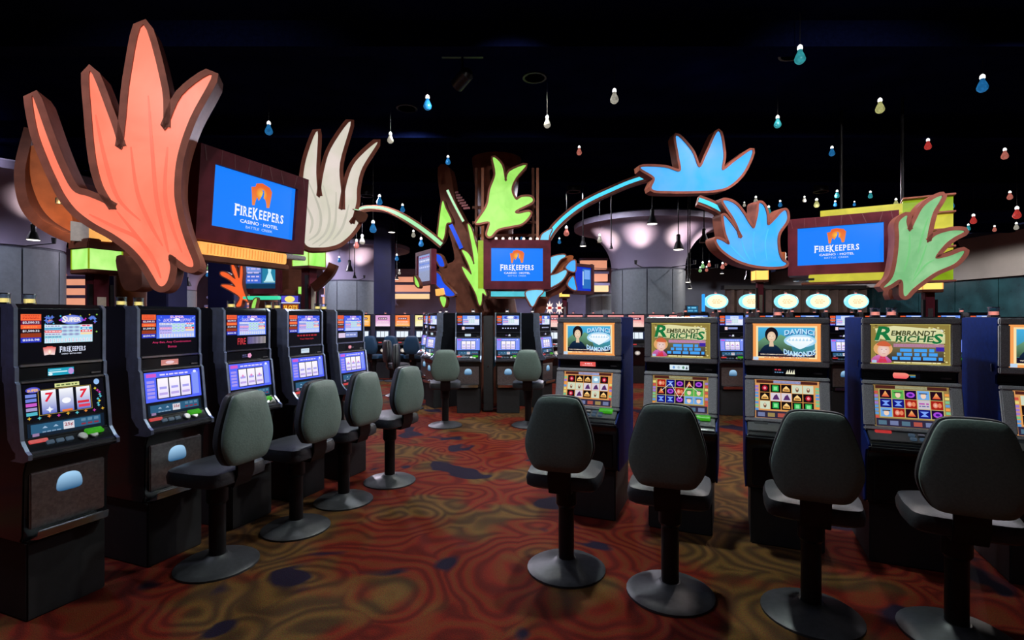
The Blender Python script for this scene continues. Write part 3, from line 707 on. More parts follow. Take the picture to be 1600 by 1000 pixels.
def deck_print():
    cv = Canvas(0.37, 0.075, S(16, 30, 46)); cv.up(); W, Hh = 0.37, 0.075; rnd = random.Random(5)
    cv.rect(-0.17, -0.02, 0.165, 0.03, S(44, 92, 126)); cv.up()
    cv.rect(-0.022, -0.02, 0.03, 0.022, S(215, 215, 225)); cv.rect(-0.165, -0.034, -0.135, -0.018, S(150, 120, 160))
    words(cv, -0.12, -0.035, -0.016, 0.006, S(130, 160, 190), rnd)
    for k in range(2): cv.poly([(-0.12 + 0.05 * k, 0.004), (-0.095 + 0.05 * k, 0.004), (-0.1075 + 0.05 * k, 0.016)], S(150, 180, 210))
    for k in range(3):
        cv.rect(0.065 + 0.033 * k, 0.008, 0.088 + 0.033 * k, 0.024, S(90, 130, 160)); cv.rect(0.065 + 0.033 * k, -0.012, 0.088 + 0.033 * k, -0.002, S(130, 50, 70))
    cv.up(); cv.text('25\u00a2', 0.004, 0.004, 0.022, S(150, 20, 50), 0.042, 0.02)
    return cv
def mid_print(kind):
    cv = Canvas(0.13, 0.045, S(8, 8, 14)); cv.up()
    if kind == 'cyan':
        cv.rect(-0.062, -0.02, 0.062, 0.02, S(30, 160, 190)); cv.up(); cv.rect(-0.06, -0.004, 0.03, 0.002, S(220, 245, 250)); cv.rect(-0.055, 0.008, 0.0, 0.013, S(150, 220, 235)); cv.ell(0.048, -0.002, 0.014, 0.018, S(190, 150, 220)); cv.ell(-0.05, -0.012, 0.01, 0.007, S(225, 245, 250))
    elif kind == 'peach':
        cv.rect(-0.06, -0.019, 0.06, 0.019, S(205, 130, 125)); cv.up(); cv.ell(0.0, 0.0, 0.03, 0.010, S(235, 200, 210)); words(cv, -0.05, 0.05, -0.013, 0.004, S(235, 200, 180), random.Random(1))
    elif kind == 'flower':
        for k in range(5): cv.ell(0.022 + 0.011 * math.cos(k * 1.257), 0.011 * math.sin(k * 1.257), 0.009, 0.009, S(235, 160, 200), 10)
        words(cv, -0.045, 0.0, 0.006, 0.005, S(130, 130, 190), random.Random(2)); words(cv, -0.045, 0.0, -0.008, 0.005, S(110, 110, 180), random.Random(4))
    elif kind == 'white':
        cv.rect(-0.05, -0.02, 0.05, 0.02, S(205, 222, 235)); cv.up(); words(cv, -0.04, 0.04, 0.006, 0.005, S(130, 160, 190), random.Random(3))
    elif kind == 'chip':
        cv.ell(-0.005, 0.0, 0.026, 0.018, S(205, 120, 140)); cv.up(); cv.ell(-0.005, 0.0, 0.014, 0.009, S(235, 180, 190)); words(cv, 0.025, 0.055, -0.004, 0.006, S(120, 120, 140), random.Random(8))
    else:
        cv.poly([(0.01, -0.016), (0.05, -0.016), (0.045, 0.012), (0.025, 0.016)], S(215, 220, 235)); cv.rect(-0.035, -0.01, 0.0, 0.004, S(110, 90, 140))
    return cv

PROF_A = [(0.26, 0.42), (0.26, 1.69), (-0.165, 1.69), (-0.19, 1.668), (-0.19, 1.358), (-0.20, 1.35), (-0.20, 1.275), (-0.215, 1.262), (-0.24, 1.055), (-0.25, 0.965), (-0.295, 0.915), (-0.32, 0.90), (-0.32, 0.872), (-0.275, 0.855), (-0.25, 0.79), (-0.24, 0.46), (-0.22, 0.42)]
_shared = {}
def shared(key, fn):
    if key not in _shared: _shared[key] = fn()
    return _shared[key]
def reel_machine(style, seed, extra, mid, far=False, candles=((-0.1, 0.1),), candle='candle_warm'):
    """upright reel machine, front to -Y, standing on z = 0"""
    t = empty('slot_machine'); sm = M['screen_far'] if far else M['screen']
    link('cabinet', shared('cabA', lambda: MB().prism_x(PROF_A, -0.205, 0.205).mesh('cabinet', 0.008)), M['black_gloss'], t)
    link('plinth', shared('plA', lambda: MB().box(0, 0.0, 0.21, 0.38, 0.50, 0.42).mesh('plinth', 0.008)), M['black_matte'], t)
    def trim(s):
        pts = [(y - 0.004, z) for y, z in PROF_A[2:14]]; b = MB(); n = len(pts); x = s * 0.2125; v = []; f = []
        for y, z in pts:
            v += [(x - 0.009, y - 0.006, z), (x + 0.009, y - 0.006, z), (x + 0.009, y + 0.11, z), (x - 0.009, y + 0.11, z)]
        for i in range(n - 1):
            for k in range(4): f.append((i * 4 + k, i * 4 + (k + 1) % 4, i * 4 + 4 + (k + 1) % 4, i * 4 + 4 + k))
        f += [(0, 1, 2, 3), ((n - 1) * 4 + 3, (n - 1) * 4 + 2, (n - 1) * 4 + 1, (n - 1) * 4)]
        return b.add(v, f).mesh('side_trim')
    for s in (-1, 1): link('side_trim', shared('trimA%d' % s, lambda: trim(s)), M['charcoal'] if far else M['steel_blue'], t)
    link('divider_bar', shared('barA', lambda: MB().box(0, -0.199, 1.357, 0.40, 0.022, 0.012).mesh('divider_bar', 0.003)), M['chrome'], t)
    link('divider_bar', shared('barA2', lambda: MB().box(0, -0.214, 1.268, 0.40, 0.02, 0.010).mesh('divider_bar', 0.003)), M['steel'], t)
    cv, U, V = top_print(style, seed); top_extra(cv, U, V, extra, random.Random(seed)); cv.build('top_glass', t, (0, -0.192, 1.516), mat=sm)
    mid_print(mid).build('card_display', t, (-0.01, -0.2015, 1.312), mat=sm)
    link('card_slot', shared('slotA', lambda: MB().box(0.165, -0.202, 1.29, 0.05, 0.01, 0.008).mesh('card_slot')), M['steel'], t)
    a = math.atan2(0.025, 0.207)
    reel_print(style, seed).build('reel_glass', t, (0, -0.2292, 1.158), (-a, 0, 0), mat=sm)
    a2 = math.atan2(0.01, 0.09)
    deck_print().build('denomination_panel', t, (0, -0.2465, 1.01), (-a2, 0, 0), mat=sm)
    sl = math.atan2(0.05, 0.045)
    for k, xx in enumerate((-0.10, -0.055, -0.01, 0.055, 0.11)):
        yy = -0.276; r = 0.016 if k < 3 else 0.022
        o = link('button', shared('btnA%d' % (k > 2), lambda: (MB().lathe([(0.024, 0), (0.024, 0.008), (0.019, 0.012), (0.0, 0.012)], 16) if k > 2 else MB().box(0, 0, 0.006, 0.034, 0.022, 0.012)).mesh('button', 0.002)), M['steel'] if k > 2 else M['button_dim'], t, (xx, yy, 0.936), (sl, 0, 0))
    link('bill_acceptor', shared('billA', lambda: MB().prism_x([(0, 0), (-0.035, -0.012), (-0.035, 0.006), (0, 0.022)], -0.045, 0.045).mesh('bill_acceptor', 0.004)), M['bill_green'], t, (0.12, -0.25, 0.952))
    link('service_plate', shared('svA', lambda: MB().box(0, 0, 0, 0.085, 0.012, 0.022).mesh('service_plate', 0.003)), M['button_red'], t, (-0.145, -0.262, 0.952), (-0.5, 0, 0))
    link('wrist_rest', shared('wrA', lambda: MB().box(0, -0.31, 0.886, 0.43, 0.04, 0.034).mesh('wrist_rest', 0.012)), M['charcoal'], t)
    bd = link('belly_door', shared('bdA', lambda: MB().box(0, -0.25, 0.635, 0.36, 0.02, 0.30).mesh('belly_door', 0.006)), M['steel'], t)
    cvb = Canvas(0.2, 0.14); cvb.poly(cr([(-0.06, -0.04), (-0.05, 0.03), (0.0, 0.05), (0.05, 0.03), (0.06, -0.04), (0.0, -0.05)], 4), S(30, 80, 120), S(170, 215, 250)); cvb.build('belly_light', bd, (0, -0.2615, 0.70), mat=M['screen_far'])
    ct = link('coin_tray', shared('ctA', lambda: MB().prism_x([(-0.235, 0.42), (-0.31, 0.44), (-0.32, 0.485), (-0.308, 0.487), (-0.30, 0.455), (-0.235, 0.44)], -0.17, 0.17).mesh('coin_tray', 0.004)), M['chrome'], t)
    for cx, cy in candles:
        add_candle(t, cx, cy, 1.69, candle)
    return t
def add_candle(t, cx, cy, z, mat):
    c = link('candle_lamp', shared('cdl', lambda: MB().lathe([(0.031, 0.012), (0.031, 0.062), (0.028, 0.062), (0.028, 0.012)], 18).mesh('candle_lamp', smooth=True)), M['glass'], t, (cx, cy, z))
    link('lit_base', shared('cdb', lambda: MB().lathe([(0.027, 0.012), (0.027, 0.036), (0.0, 0.036)], 16).mesh('lit_base')), M[mat], c)
    link('rim', shared('cdr', lambda: MB().lathe([(0.028, 0.06), (0.033, 0.06), (0.033, 0.066), (0.028, 0.066), (0.028, 0.06)], 18).mesh('rim')), M['chrome'], c)
    link('foot', shared('cdf', lambda: MB().lathe([(0.034, 0.0), (0.034, 0.012), (0.0, 0.012)], 16).mesh('foot')), M['chrome'], c)

def place(o, S0, th, back, label, group, cat='slot machine'):
    """S0 = (X, Y) of the top screen's face, th heading, back = how far the root lies behind it"""
    on = Vector((math.sin(th), -math.cos(th), 0))
    o.location = Vector((S0[0], S0[1], 0)) - on * back; o.rotation_euler = (0, 0, th)
    return tag(o, label, cat, group)
# ---- left row
L1 = Vector((-2.557, 2.91)); L5 = Vector((-1.66, 5.25)); thL = math.atan2(L5.y - L1.y, L5.x - L1.x)
spec = [('confetti', 1, 'logo', 'cyan', 'black reel slot machine at far left, red sevens and card logo under paytable'),
        ('blue', 2, 'bonus', 'peach', 'reel slot machine, Any Bet Any Combination text below its blue paytable'),
        ('blue', 3, 'fire', 'flower', 'middle reel slot machine of left row, FIRE lettering under blue paytable'),
        ('blue', 4, 'spin', 'white', 'reel slot machine with white card display, fourth from left in left row'),
        ('blue', 6, 'strip', 'chip', 'last reel slot machine of left row, pink chip on its display')]
for i, (st, sd, ex, md_, lb) in enumerate(spec):
    q = L1.lerp(L5, i / 4.0)
    place(reel_machine(st, sd, ex, md_, candles=((-0.12, 0.12), (0.02, 0.16)) if i != 2 else ((0.1, 0.1),)), q, thL, 0.192, lb, 'reel machines of the left row')
# ---- centre carousel
def px_xy(px, d): return ((px - 800.0) / F * d, d)
cA = place(reel_machine('plain', 10, 'row', 'white', candles=((0.06, 0.05),), candle='candle_white'), px_xy(732, 8.64), 0, 0.192, 'reel slot machine below centre tree, left of the pair facing the aisle', 'machines around the centre tree')
cB = place(reel_machine('plain', 11, 'gems', 'cards', candles=((-0.02, 0.05),), candle='candle_white'), px_xy(794, 8.64), 0, 0.192, 'reel slot machine below centre tree, right of the pair facing the aisle', 'machines around the centre tree')
place(copy_tree(cA), px_xy(676, 9.25), R(-58), 0.192, 'reel slot machine turned left, on left flank of the centre tree', 'machines around the centre tree')
place(copy_tree(cB), px_xy(851, 9.25), R(58), 0.192, 'reel slot machine turned right, on right flank of the centre tree', 'machines around the centre tree')
place(copy_tree(cA), px_xy(668, 10.05), R(-58), 0.192, 'second reel slot machine turned left, farther back on the left flank', 'machines around the centre tree')
# filler boxes between the pair
fb = empty('filler_cabinet', (*px_xy(763, 8.72), 0)); tag(fb, 'black filler cabinet between the two centre reel machines', 'cabinet')
MB().box(0, 0.12, 0.83, 0.16, 0.3, 1.62).build('body', M['black_matte'], fb, 0.01)
MB().lathe([(0.012, 0), (0.012, 0.012), (0, 0.012)], 12).build('lock', M['chrome'], fb, loc=(0.0, -0.03, 0.78), rot=(R(90), 0, 0))
# ---- far left row (coloured top boxes)
def far_machine(c1, c2, seed, topper=None):
    t = empty('slot_machine'); sm = M['screen_far']; rnd = random.Random(seed)
    link('cabinet', _shared['cabA'], M['black_gloss'], t); link('plinth', _shared['plA'], M['black_matte'], t)
    cv = Canvas(0.38, 0.29, c1); cv.rect(-0.19, -0.145, 0.19, 0.0, c2, c1); cv.up()
    cv.rect(-0.12, 0.03, 0.12, 0.085, S(60, 30, 60)); cv.up(); words(cv, -0.1, 0.1, 0.057, 0.022, S(250, 220, 230), rnd)
    for k in range(3): words(cv, -0.15, 0.15, -0.02 - 0.035 * k, 0.012, S(255, 245, 235), rnd)
    cv.build('top_glass', t, (0, -0.192, 1.516), mat=sm)
    cv = Canvas(0.385, 0.195, S(30, 40, 70)); cv.up()
    for k in range(3): cv.rect(-0.15 + k * 0.105, -0.07, -0.055 + k * 0.105, 0.08, S(235, 245, 255))
    cv.build('reel_glass', t, (0, -0.2292, 1.158), (-math.atan2(0.025, 0.207), 0, 0), mat=sm)
    link('service_plate', _shared['svA'], M['button_red'], t, (-0.05, -0.272, 0.95), (-0.5, 0, 0))
    cvb = Canvas(0.16, 0.12); cvb.ell(0, 0, 0.07, 0.055, S(255, 245, 230), 16, S(120, 110, 110)); cvb.build('belly_light', t, (0.02, -0.2535, 0.74), mat=sm)
    link('wrist_rest', _shared['wrA'], M['charcoal'], t); add_candle(t, 0.0, 0.1, 1.69, 'candle_pink')
    if topper: topper(t)
    return t
FC = [('amber', S(255, 190, 90), S(255, 160, 60), 567), ('pink', S(225, 165, 215), S(255, 225, 245), 598), ('orange', S(250, 130, 70), S(255, 190, 110), 629), ('pale yellow', S(250, 235, 160), S(255, 250, 215), 660), ('peach', S(250, 175, 120), S(255, 225, 170), 690)]
for i, (nm, c1, c2, px) in enumerate(FC):
    place(far_machine(c1, c2, 30 + i), px_xy(px, 13.5 + 0.15 * (i == 4)), 0, 0.192, 'distant slot machine with glowing %s top screen, left of the centre tree' % nm, 'distant machines left of centre')
# ---- row behind the right machines
bA = reel_machine('plain', 12, 'row', 'cards', True, ((-0.1, 0.1),), 'candle_pink')
for i in range(9):
    px = 1096 + 55 * i; nm = ['first', 'second', 'third', 'fourth', 'fifth', 'sixth', 'seventh', 'eighth', 'ninth'][i]
    o = bA if i == 0 else copy_tree(bA)
    place(o, px_xy(px - (8 if i < 2 else 0), 8.5 - 0.05 * i), R(-4), 0.192, '%s from the left of the blue-lit machines behind the right row' % nm, 'machines behind the right row')
def oval(t):
    o = link('topper_sign', shared('ovB', lambda: MB().lathe([(0.0, -0.05), (0.235, -0.05), (0.25, -0.035), (0.25, 0.035), (0.235, 0.05), (0.0, 0.05)], 36).mesh('topper_sign', smooth=True)), M['oval_rim'], t, (0, -0.05, 1.95), (R(90), 0, 0)); o.scale = (1, 0.66, 1)
    f = link('sign_face', shared('ovF', lambda: MB().lathe([(0.0, 0.056), (0.205, 0.056), (0.205, 0.046)], 36).mesh('sign_face')), M['oval'], o)
    cv = Canvas(0.3, 0.1); rnd = random.Random(4)
    for k in range(3): words(cv, -0.11 + 0.02 * abs(k - 1), 0.11 - 0.02 * abs(k - 1), 0.05 - 0.05 * k, 0.022, S(240, 190, 130), rnd)
    cv.build('sign_print', o, (0, 0, 0.0575), (R(-90), 0, 0), mat=M['screen_far'])
    link('sign_stem', shared('ovS', lambda: MB().lathe([(0.05, 1.69), (0.035, 1.72), (0.035, 1.82)], 12).mesh('sign_stem')), M['black_metal'], t, (0, -0.02, 0))
    add_candle(t, 0.0, -0.03, 2.105, 'candle_pink')
ov0 = far_machine(S(120, 150, 240), S(200, 215, 255), 60, oval)
for i, px in enumerate((1123, 1178, 1234, 1285, 1345)):
    o = ov0 if i == 0 else copy_tree(ov0)
    place(o, px_xy(px, 10.9), 0, 0.192, 'slot machine with glowing oval topper sign, %s of five from the left' % ['first', 'second', 'third', 'fourth', 'fifth'][i], 'machines with oval toppers')
# ---- far row right of the centre tree, mostly tops and candles in view
g0 = far_machine(S(235, 150, 150), S(255, 220, 210), 71)
for i, px in enumerate((868, 898, 930, 962, 994, 1026, 1058)):
    o = g0 if i == 0 else copy_tree(g0)
    place(o, px_xy(px, 12.5), 0, 0.192, 'distant machine with pink candle, %s from left below the large flared column' % ['first', 'second', 'third', 'fourth', 'fifth', 'sixth', 'seventh'][i], 'distant machines below the flared column')

# ---- right row: video machines
PROF_B = [(0.32, 0.40), (0.32, 1.62), (-0.205, 1.62), (-0.22, 1.605), (-0.22, 1.268), (-0.195, 1.255), (-0.195, 1.205), (-0.225, 1.195), (-0.295, 0.875), (-0.41, 0.822), (-0.43, 0.805), (-0.43, 0.775), (-0.36, 0.755), (-0.335, 0.70), (-0.325, 0.42), (-0.30, 0.40)]
def frame_mesh(w, h, iw, ih, t, bev=0.006):
    b = MB(); b.box(0, 0, (h + ih) / 4, w, t, (h - ih) / 2); b.box(0, 0, -(h + ih) / 4, w, t, (h - ih) / 2)
    b.box((w + iw) / 4, 0, 0, (w - iw) / 2, t, ih); b.box(-(w + iw) / 4, 0, 0, (w - iw) / 2, t, ih)
    return b.mesh('bezel', bev)
def art_gem():
    W, Hh = 0.43, 0.268; cv = Canvas(W, Hh, S(245, 160, 88), 0.0006); rnd = random.Random(2)
    U = lambda x: -W / 2 + x * W
    V = lambda y: Hh / 2 - y * Hh
    cv.up(); cv.rect(U(0.055), V(0.93), U(0.945), V(0.07), S(250, 225, 170)); cv.up(); cv.rect(U(0.085), V(0.89), U(0.915), V(0.11), S(60, 120, 110), S(70, 175, 225))
    cv.up(); cv.poly([(U(0.085), V(0.5)), (U(0.2), V(0.35)), (U(0.3), V(0.45)), (U(0.42), V(0.3)), (U(0.55), V(0.4)), (U(0.6), V(0.75)), (U(0.085), V(0.75))], S(60, 80, 60), S(110, 165, 130))
    cv.rect(U(0.085), V(0.89), U(0.915), V(0.76), S(20, 16, 40))
    # generic sitter: plain portrait stand-in, hair tied up, teal coat
    cv.up(); cv.poly(cr([(U(0.13), V(0.8)), (U(0.17), V(0.62)), (U(0.26), V(0.56)), (U(0.36), V(0.6)), (U(0.43), V(0.72)), (U(0.45), V(0.8))], 4), S(14, 24, 44), S(20, 44, 70))
    cv.up(); cv.ell(U(0.285), V(0.3), 0.042, 0.052, S(24, 18, 26)); cv.ell(U(0.285), V(0.17), 0.02, 0.017, S(24, 18, 26))
    cv.up(); cv.poly([(U(0.25), V(0.62)), (U(0.262), V(0.45)), (U(0.308), V(0.45)), (U(0.32), V(0.62))], S(225, 195, 165)); cv.up(); cv.ell(U(0.285), V(0.36), 0.027, 0.037, S(245, 222, 196), 18, S(225, 190, 160))
    cv.up()
    for e in (-1, 1): cv.ell(U(0.285) + e * 0.010, V(0.345), 0.0035, 0.002, S(70, 50, 50), 8)
    cv.rect(U(0.285) - 0.006, V(0.43) - 0.001, U(0.285) + 0.006, V(0.43) + 0.001, S(180, 90, 80)); cv.rect(U(0.285) - 0.0015, V(0.395), U(0.285) + 0.0015, V(0.36), S(225, 190, 160))
    cv.up(); cv.ell(U(0.70), V(0.46), 0.10, 0.045, S(255, 255, 255), 28, S(165, 215, 245)); cv.up()
    cv.poly([(U(0.5), V(0.46)), (U(0.57), V(0.36)), (U(0.83), V(0.36)), (U(0.90), V(0.46)), (U(0.76), V(0.64)), (U(0.70), V(0.68)), (U(0.64), V(0.64))], S(225, 245, 255), S(255, 255, 255))
    cv.up()
    for k in range(7): cv.poly([(U(0.53 + 0.05 * k), V(0.46)), (U(0.555 + 0.05 * k), V(0.39)), (U(0.57 + 0.05 * k), V(0.46))], S(175, 215, 240))
    for dx, cc in ((0.004, S(30, 60, 150)), (0.0, S(190, 232, 255))):
        cv.up(); cv.text('DAVINCI', U(0.69) + dx, V(0.255) - dx, 0.036, cc, 0.185, 0.03, arc=0.012); cv.text('DIAMONDS', U(0.69) + dx, V(0.735) - dx, 0.036, cc, 0.195, 0.03, arc=-0.02)
    cv.up(); cv.text('WIN COMBINATIONS again and again and again', U(0.5), V(0.835), 0.010, S(255, 236, 215), 0.33, 0.02); cv.text('with the TUMBLING REELS Feature', U(0.5), V(0.905), 0.010, S(205, 60, 40), 0.28, 0.02)
    cv.rect(U(0.01), V(0.985), U(0.09), V(0.9), S(190, 215, 240))
    return cv
def art_gold():
    W, Hh = 0.43, 0.268; cv = Canvas(W, Hh, S(196, 182, 96), 0.0006); rnd = random.Random(6)
    U = lambda x: -W / 2 + x * W
    V = lambda y: Hh / 2 - y * Hh
    cv.up(); cv.rect(U(0.012), V(0.975), U(0.988), V(0.025), S(142, 124, 62)); cv.up()
    for k in range(46):
        a = rnd.random(); e = rnd.choice(((a, 0.07), (a, 0.94), (0.05, a), (0.945, a))); cv.ell(U(e[0] * 0.94 + 0.03), V(e[1] * 0.94 + 0.03), 0.007, 0.005, rnd.choice((S(225, 215, 140), S(175, 160, 84), S(110, 92, 44))), 8)
    cv.up(); cv.rect(U(0.075), V(0.93), U(0.92), V(0.13), S(30, 18, 40), S(160, 150, 96)); cv.rect(U(0.30), V(0.57), U(0.92), V(0.49), S(190, 130, 170))
    for a, b in ((0.3, 0.2), (0.8, 0.15), (0.88, 0.18)): cv.ell(U(a), V(b), 0.014, 0.012, S(240, 240, 230))
    # generic sitter: red cap and red coat
    cv.up(); cv.poly(cr([(U(0.02), V(0.96)), (U(0.05), V(0.82)), (U(0.15), V(0.76)), (U(0.22), V(0.82)), (U(0.27), V(0.96))], 4), S(180, 60, 120), S(205, 120, 190)); cv.poly([(U(0.1), V(0.96)), (U(0.13), V(0.8)), (U(0.19), V(0.8)), (U(0.22), V(0.96))], S(215, 40, 36))
    cv.up(); cv.ell(U(0.165), V(0.62), 0.053, 0.046, S(225, 165, 105)); cv.up(); cv.ell(U(0.172), V(0.66), 0.034, 0.042, S(238, 214, 210), 18, S(228, 180, 160)); cv.up(); cv.poly(cr([(U(0.09), V(0.54)), (U(0.12), V(0.45)), (U(0.19), V(0.43)), (U(0.255), V(0.5)), (U(0.25), V(0.56))], 4), S(205, 96, 60))
    cv.up()
    for e in (-1, 1): cv.ell(U(0.176) + e * 0.012, V(0.635), 0.004, 0.0022, S(90, 70, 90), 8)
    cv.rect(U(0.176) - 0.008, V(0.745) - 0.001, U(0.176) + 0.008, V(0.745) + 0.001, S(190, 90, 90)); cv.rect(U(0.176) - 0.002, V(0.70), U(0.176) + 0.002, V(0.65), S(222, 180, 165))
    cv.up(); cv.poly([(U(0.06), V(0.12)), (U(0.3), V(0.05)), (U(0.86), V(0.13)), (U(0.93), V(0.25)), (U(0.93), V(0.47)), (U(0.8), V(0.48)), (U(0.27), V(0.43)), (U(0.1), V(0.36))], S(206, 208, 150), S(226, 222, 170))
    for dx, cc in ((0.0025, S(225, 232, 190)), (0.0, S(24, 116, 62))):
        cv.up(); cv.text('R', U(0.19) + dx, V(0.24) - dx, 0.094, cc, 0.095, 0.03, slant=0.25); cv.text('EMBRANDT', U(0.545) + dx, V(0.23) - dx, 0.034, cc if dx else S(70, 74, 40), 0.235, 0.03, slant=0.15)
        cv.text('RICHE', U(0.56) + dx, V(0.37) - dx, 0.042, cc if dx else S(40, 98, 52), 0.20, 0.03, slant=0.15); cv.text('S', U(0.845) + dx, V(0.36) - dx, 0.066, cc, 0.05, 0.03, slant=0.2)
    cv.up()
    for k, (a, b) in enumerate(((0.38, 0.8), (0.34, 0.84), (0.28, 0.9))): words(cv, U(a), U(b), V(0.645 + 0.1 * k), 0.020, S(70, 160, 240), rnd, 0.1)
    cv.rect(U(0.82), V(0.66), U(0.92), V(0.56), S(60, 40, 160)); cv.rect(U(0.02), V(0.97), U(0.08), V(0.9), S(170, 190, 225))
    for k in range(2): words(cv, U(0.3), U(0.88), V(0.945), 0.008, S(235, 225, 170), rnd)
    return cv
GRID = {4: ([0, 1, 1, 3, 0], [5, 5, 4, 4, 4], [0, 4, 1, 5, 1]), 13: ([0, 2, 1, 5, 5], [1, 4, 4, 1, 0], [5, 2, 1, 2, 2]), 17: ([5, 4, 1, 0, 2], [0, 1, 2, 4, 1], [2, 5, 0, 1, 3]),
        9: ([3, 1, 2, 0, 2], [0, 2, 3, 5, 5], [1, 1, 2, 4, 4]), 5: ([0, 5, 2, 4, 0], [1, 1, 3, 6, 3], [4, 3, 0, 1, 2])}
def grid_screen(kind, seed):
    W, Hh = 0.405, 0.275; rnd = random.Random(seed)
    cv = Canvas(W, Hh, S(214, 150, 90) if kind == 'gem' else S(150, 124, 70), 0.0006)
    U = lambda x: -W / 2 + x * W
    V = lambda y: Hh / 2 - y * Hh
    cv.up(); cv.rect(U(0.03), V(0.095), U(0.97), V(0.02), S(74, 34, 30)); cv.rect(U(0.3), V(0.09), U(0.72), V(0.02), S(165, 175, 225) if kind == 'gem' else S(170, 170, 130))
    for x in (0.0, 0.93):
        for k in range(8): cv.rect(U(x + 0.008), V(0.16 + 0.083 * k + 0.06), U(x + 0.062), V(0.16 + 0.083 * k), rnd.choice((S(235, 150, 70), S(120, 190, 140), S(150, 120, 200), S(225, 210, 120), S(200, 80, 70), S(90, 150, 210))))
    cv.rect(U(0.075), V(0.77), U(0.925), V(0.11), S(215, 150, 80) if kind == 'gem' else S(190, 180, 110))
    cv.rect(U(0.02), V(0.985), U(0.98), V(0.80), S(46, 40, 62)); cv.up()
    for k in range(6): cv.rect(U(0.05 + 0.155 * k), V(0.95), U(0.05 + 0.155 * k + 0.11), V(0.85), rnd.choice((S(170, 80, 70), S(110, 120, 160), S(150, 130, 80), S(80, 110, 130))))
    for c in range(5):
        for r in range(3):
            x0, x1 = U(0.085 + 0.167 * c), U(0.085 + 0.167 * c + 0.155); z1, z0 = V(0.12 + 0.217 * r), V(0.12 + 0.217 * r + 0.205); xm, zm = (x0 + x1) / 2, (z0 + z1) / 2
            s = GRID[seed][r][c]; cv.up()
            if kind == 'gem':
                if s == 3: cv.rect(x0, z0, x1, z1, S(150, 190, 215)); cv.up(); cv.ell(xm, zm, 0.018, 0.014, S(235, 250, 255), 8); cv.L -= 1
                elif s == 5: cv.rect(x0, z0, x1, z1, S(205, 215, 190)); cv.up(); cv.ell(xm, zm - 0.003, 0.010, 0.017, S(120, 80, 60), 10); cv.up(); cv.ell(xm, zm + 0.004, 0.006, 0.008, S(235, 205, 175), 10); cv.L -= 2
                elif s == 4: cv.rect(x0, z0, x1, z1, S(215, 205, 215)); cv.up(); cv.poly([(x0 + 0.012, z0 + 0.008), (x1 - 0.006, z0 + 0.01), (xm + 0.008, z1 - 0.008), (xm - 0.008, zm + 0.008)], S(84, 44, 100)); cv.L -= 1
                else:
                    cv.rect(x0, z0, x1, z1, S(22, 12, 14)); cv.up()
                    if s == 0: cv.ell(xm, zm, 0.019, 0.02, S(205, 30, 60), 8, S(150, 10, 36)); cv.up(); cv.ell(xm, zm, 0.009, 0.01, S(240, 150, 160), 8); cv.L -= 1
                    elif s == 1: cv.poly([(x0 + 0.008, z0 + 0.01), (x1 - 0.008, z0 + 0.01), (x1 - 0.012, zm), (xm, z1 - 0.008), (x0 + 0.012, zm)], S(235, 170, 80), S(255, 220, 150)); cv.up(); cv.rect(x0 + 0.016, z0 + 0.018, x1 - 0.016, z0 + 0.024, S(70, 30, 20)); cv.L -= 1
                    else: cv.rect(x0 + 0.012, z0 + 0.008, x1 - 0.012, z1 - 0.008, S(40, 175, 80)); cv.up(); cv.rect(x0 + 0.02, z0 + 0.016, x1 - 0.02, z1 - 0.016, S(130, 225, 150)); cv.L -= 1
                    cv.L -= 1
            else:
                if s == 0: cv.rect(x0, z0, x1, z1, S(34, 8, 26)); cv.up(); cv.poly([(x0 + 0.01, z0 + 0.01), (x1 - 0.01, z0 + 0.01), (xm, z1 - 0.008)], S(210, 70, 50), S(250, 190, 110)); cv.L -= 1
                elif s == 1: cv.rect(x0, z0, x1, z1, S(16, 18, 120)); cv.up(); cv.poly([(x0 + 0.01, z0 + 0.012), (x1 - 0.01, z0 + 0.012), (xm + 0.004, zm), (x1 - 0.008, z1 - 0.012), (x0 + 0.008, z1 - 0.012), (xm - 0.004, zm)], S(120, 160, 245)); cv.L -= 1
                elif s == 2: cv.rect(x0, z0, x1, z1, S(26, 8, 48)); cv.up(); cv.ell(xm, zm, 0.023, 0.018, S(165, 70, 215)); cv.up(); cv.ell(xm, zm, 0.012, 0.008, S(60, 20, 130)); cv.L -= 2
                elif s == 3: cv.rect(x0, z0, x1, z1, S(160, 30, 22)); cv.up(); cv.ell(xm - 0.008, zm, 0.014, 0.018, S(240, 200, 180), 12, S(215, 100, 70)); cv.ell(xm + 0.014, zm, 0.01, 0.015, S(225, 130, 90)); cv.L -= 1
                elif s == 6: cv.rect(x0, z0, x1, z1, S(200, 190, 200)); cv.up(); words(cv, x0 + 0.006, x1 - 0.006, zm + 0.006, 0.010, S(180, 80, 170), rnd); words(cv, x0 + 0.006, x1 - 0.006, zm - 0.010, 0.006, S(90, 90, 160), rnd); cv.L -= 1
                else: cv.rect(x0, z0, x1, z1, S(110, 165, 225) if s == 4 else S(90, 175, 80)); cv.up(); cv.ell(xm, zm - 0.004, 0.014, 0.018, S(240, 205, 180)); cv.up(); cv.rect(xm - 0.022, zm + 0.008, xm + 0.022, zm + 0.014, S(60, 50, 50)); cv.L -= 2
            cv.L -= 1
    if seed == 9:
        cv.L += 5; cen = lambda c, r: (U(0.1625 + 0.167 * c), V(0.2225 + 0.217 * r))
        for path in (((0, 1), (1, 0), (2, 1.9), (3, 0), (4, 1)),):
            for (a, b) in zip(path[:-1], path[1:]):
                p, q = cen(*a), cen(*b); cv.poly([(p[0] - 0.002, p[1]), (q[0] - 0.002, q[1]), (q[0] + 0.002, q[1]), (p[0] + 0.002, p[1])], S(235, 235, 240))
    return cv
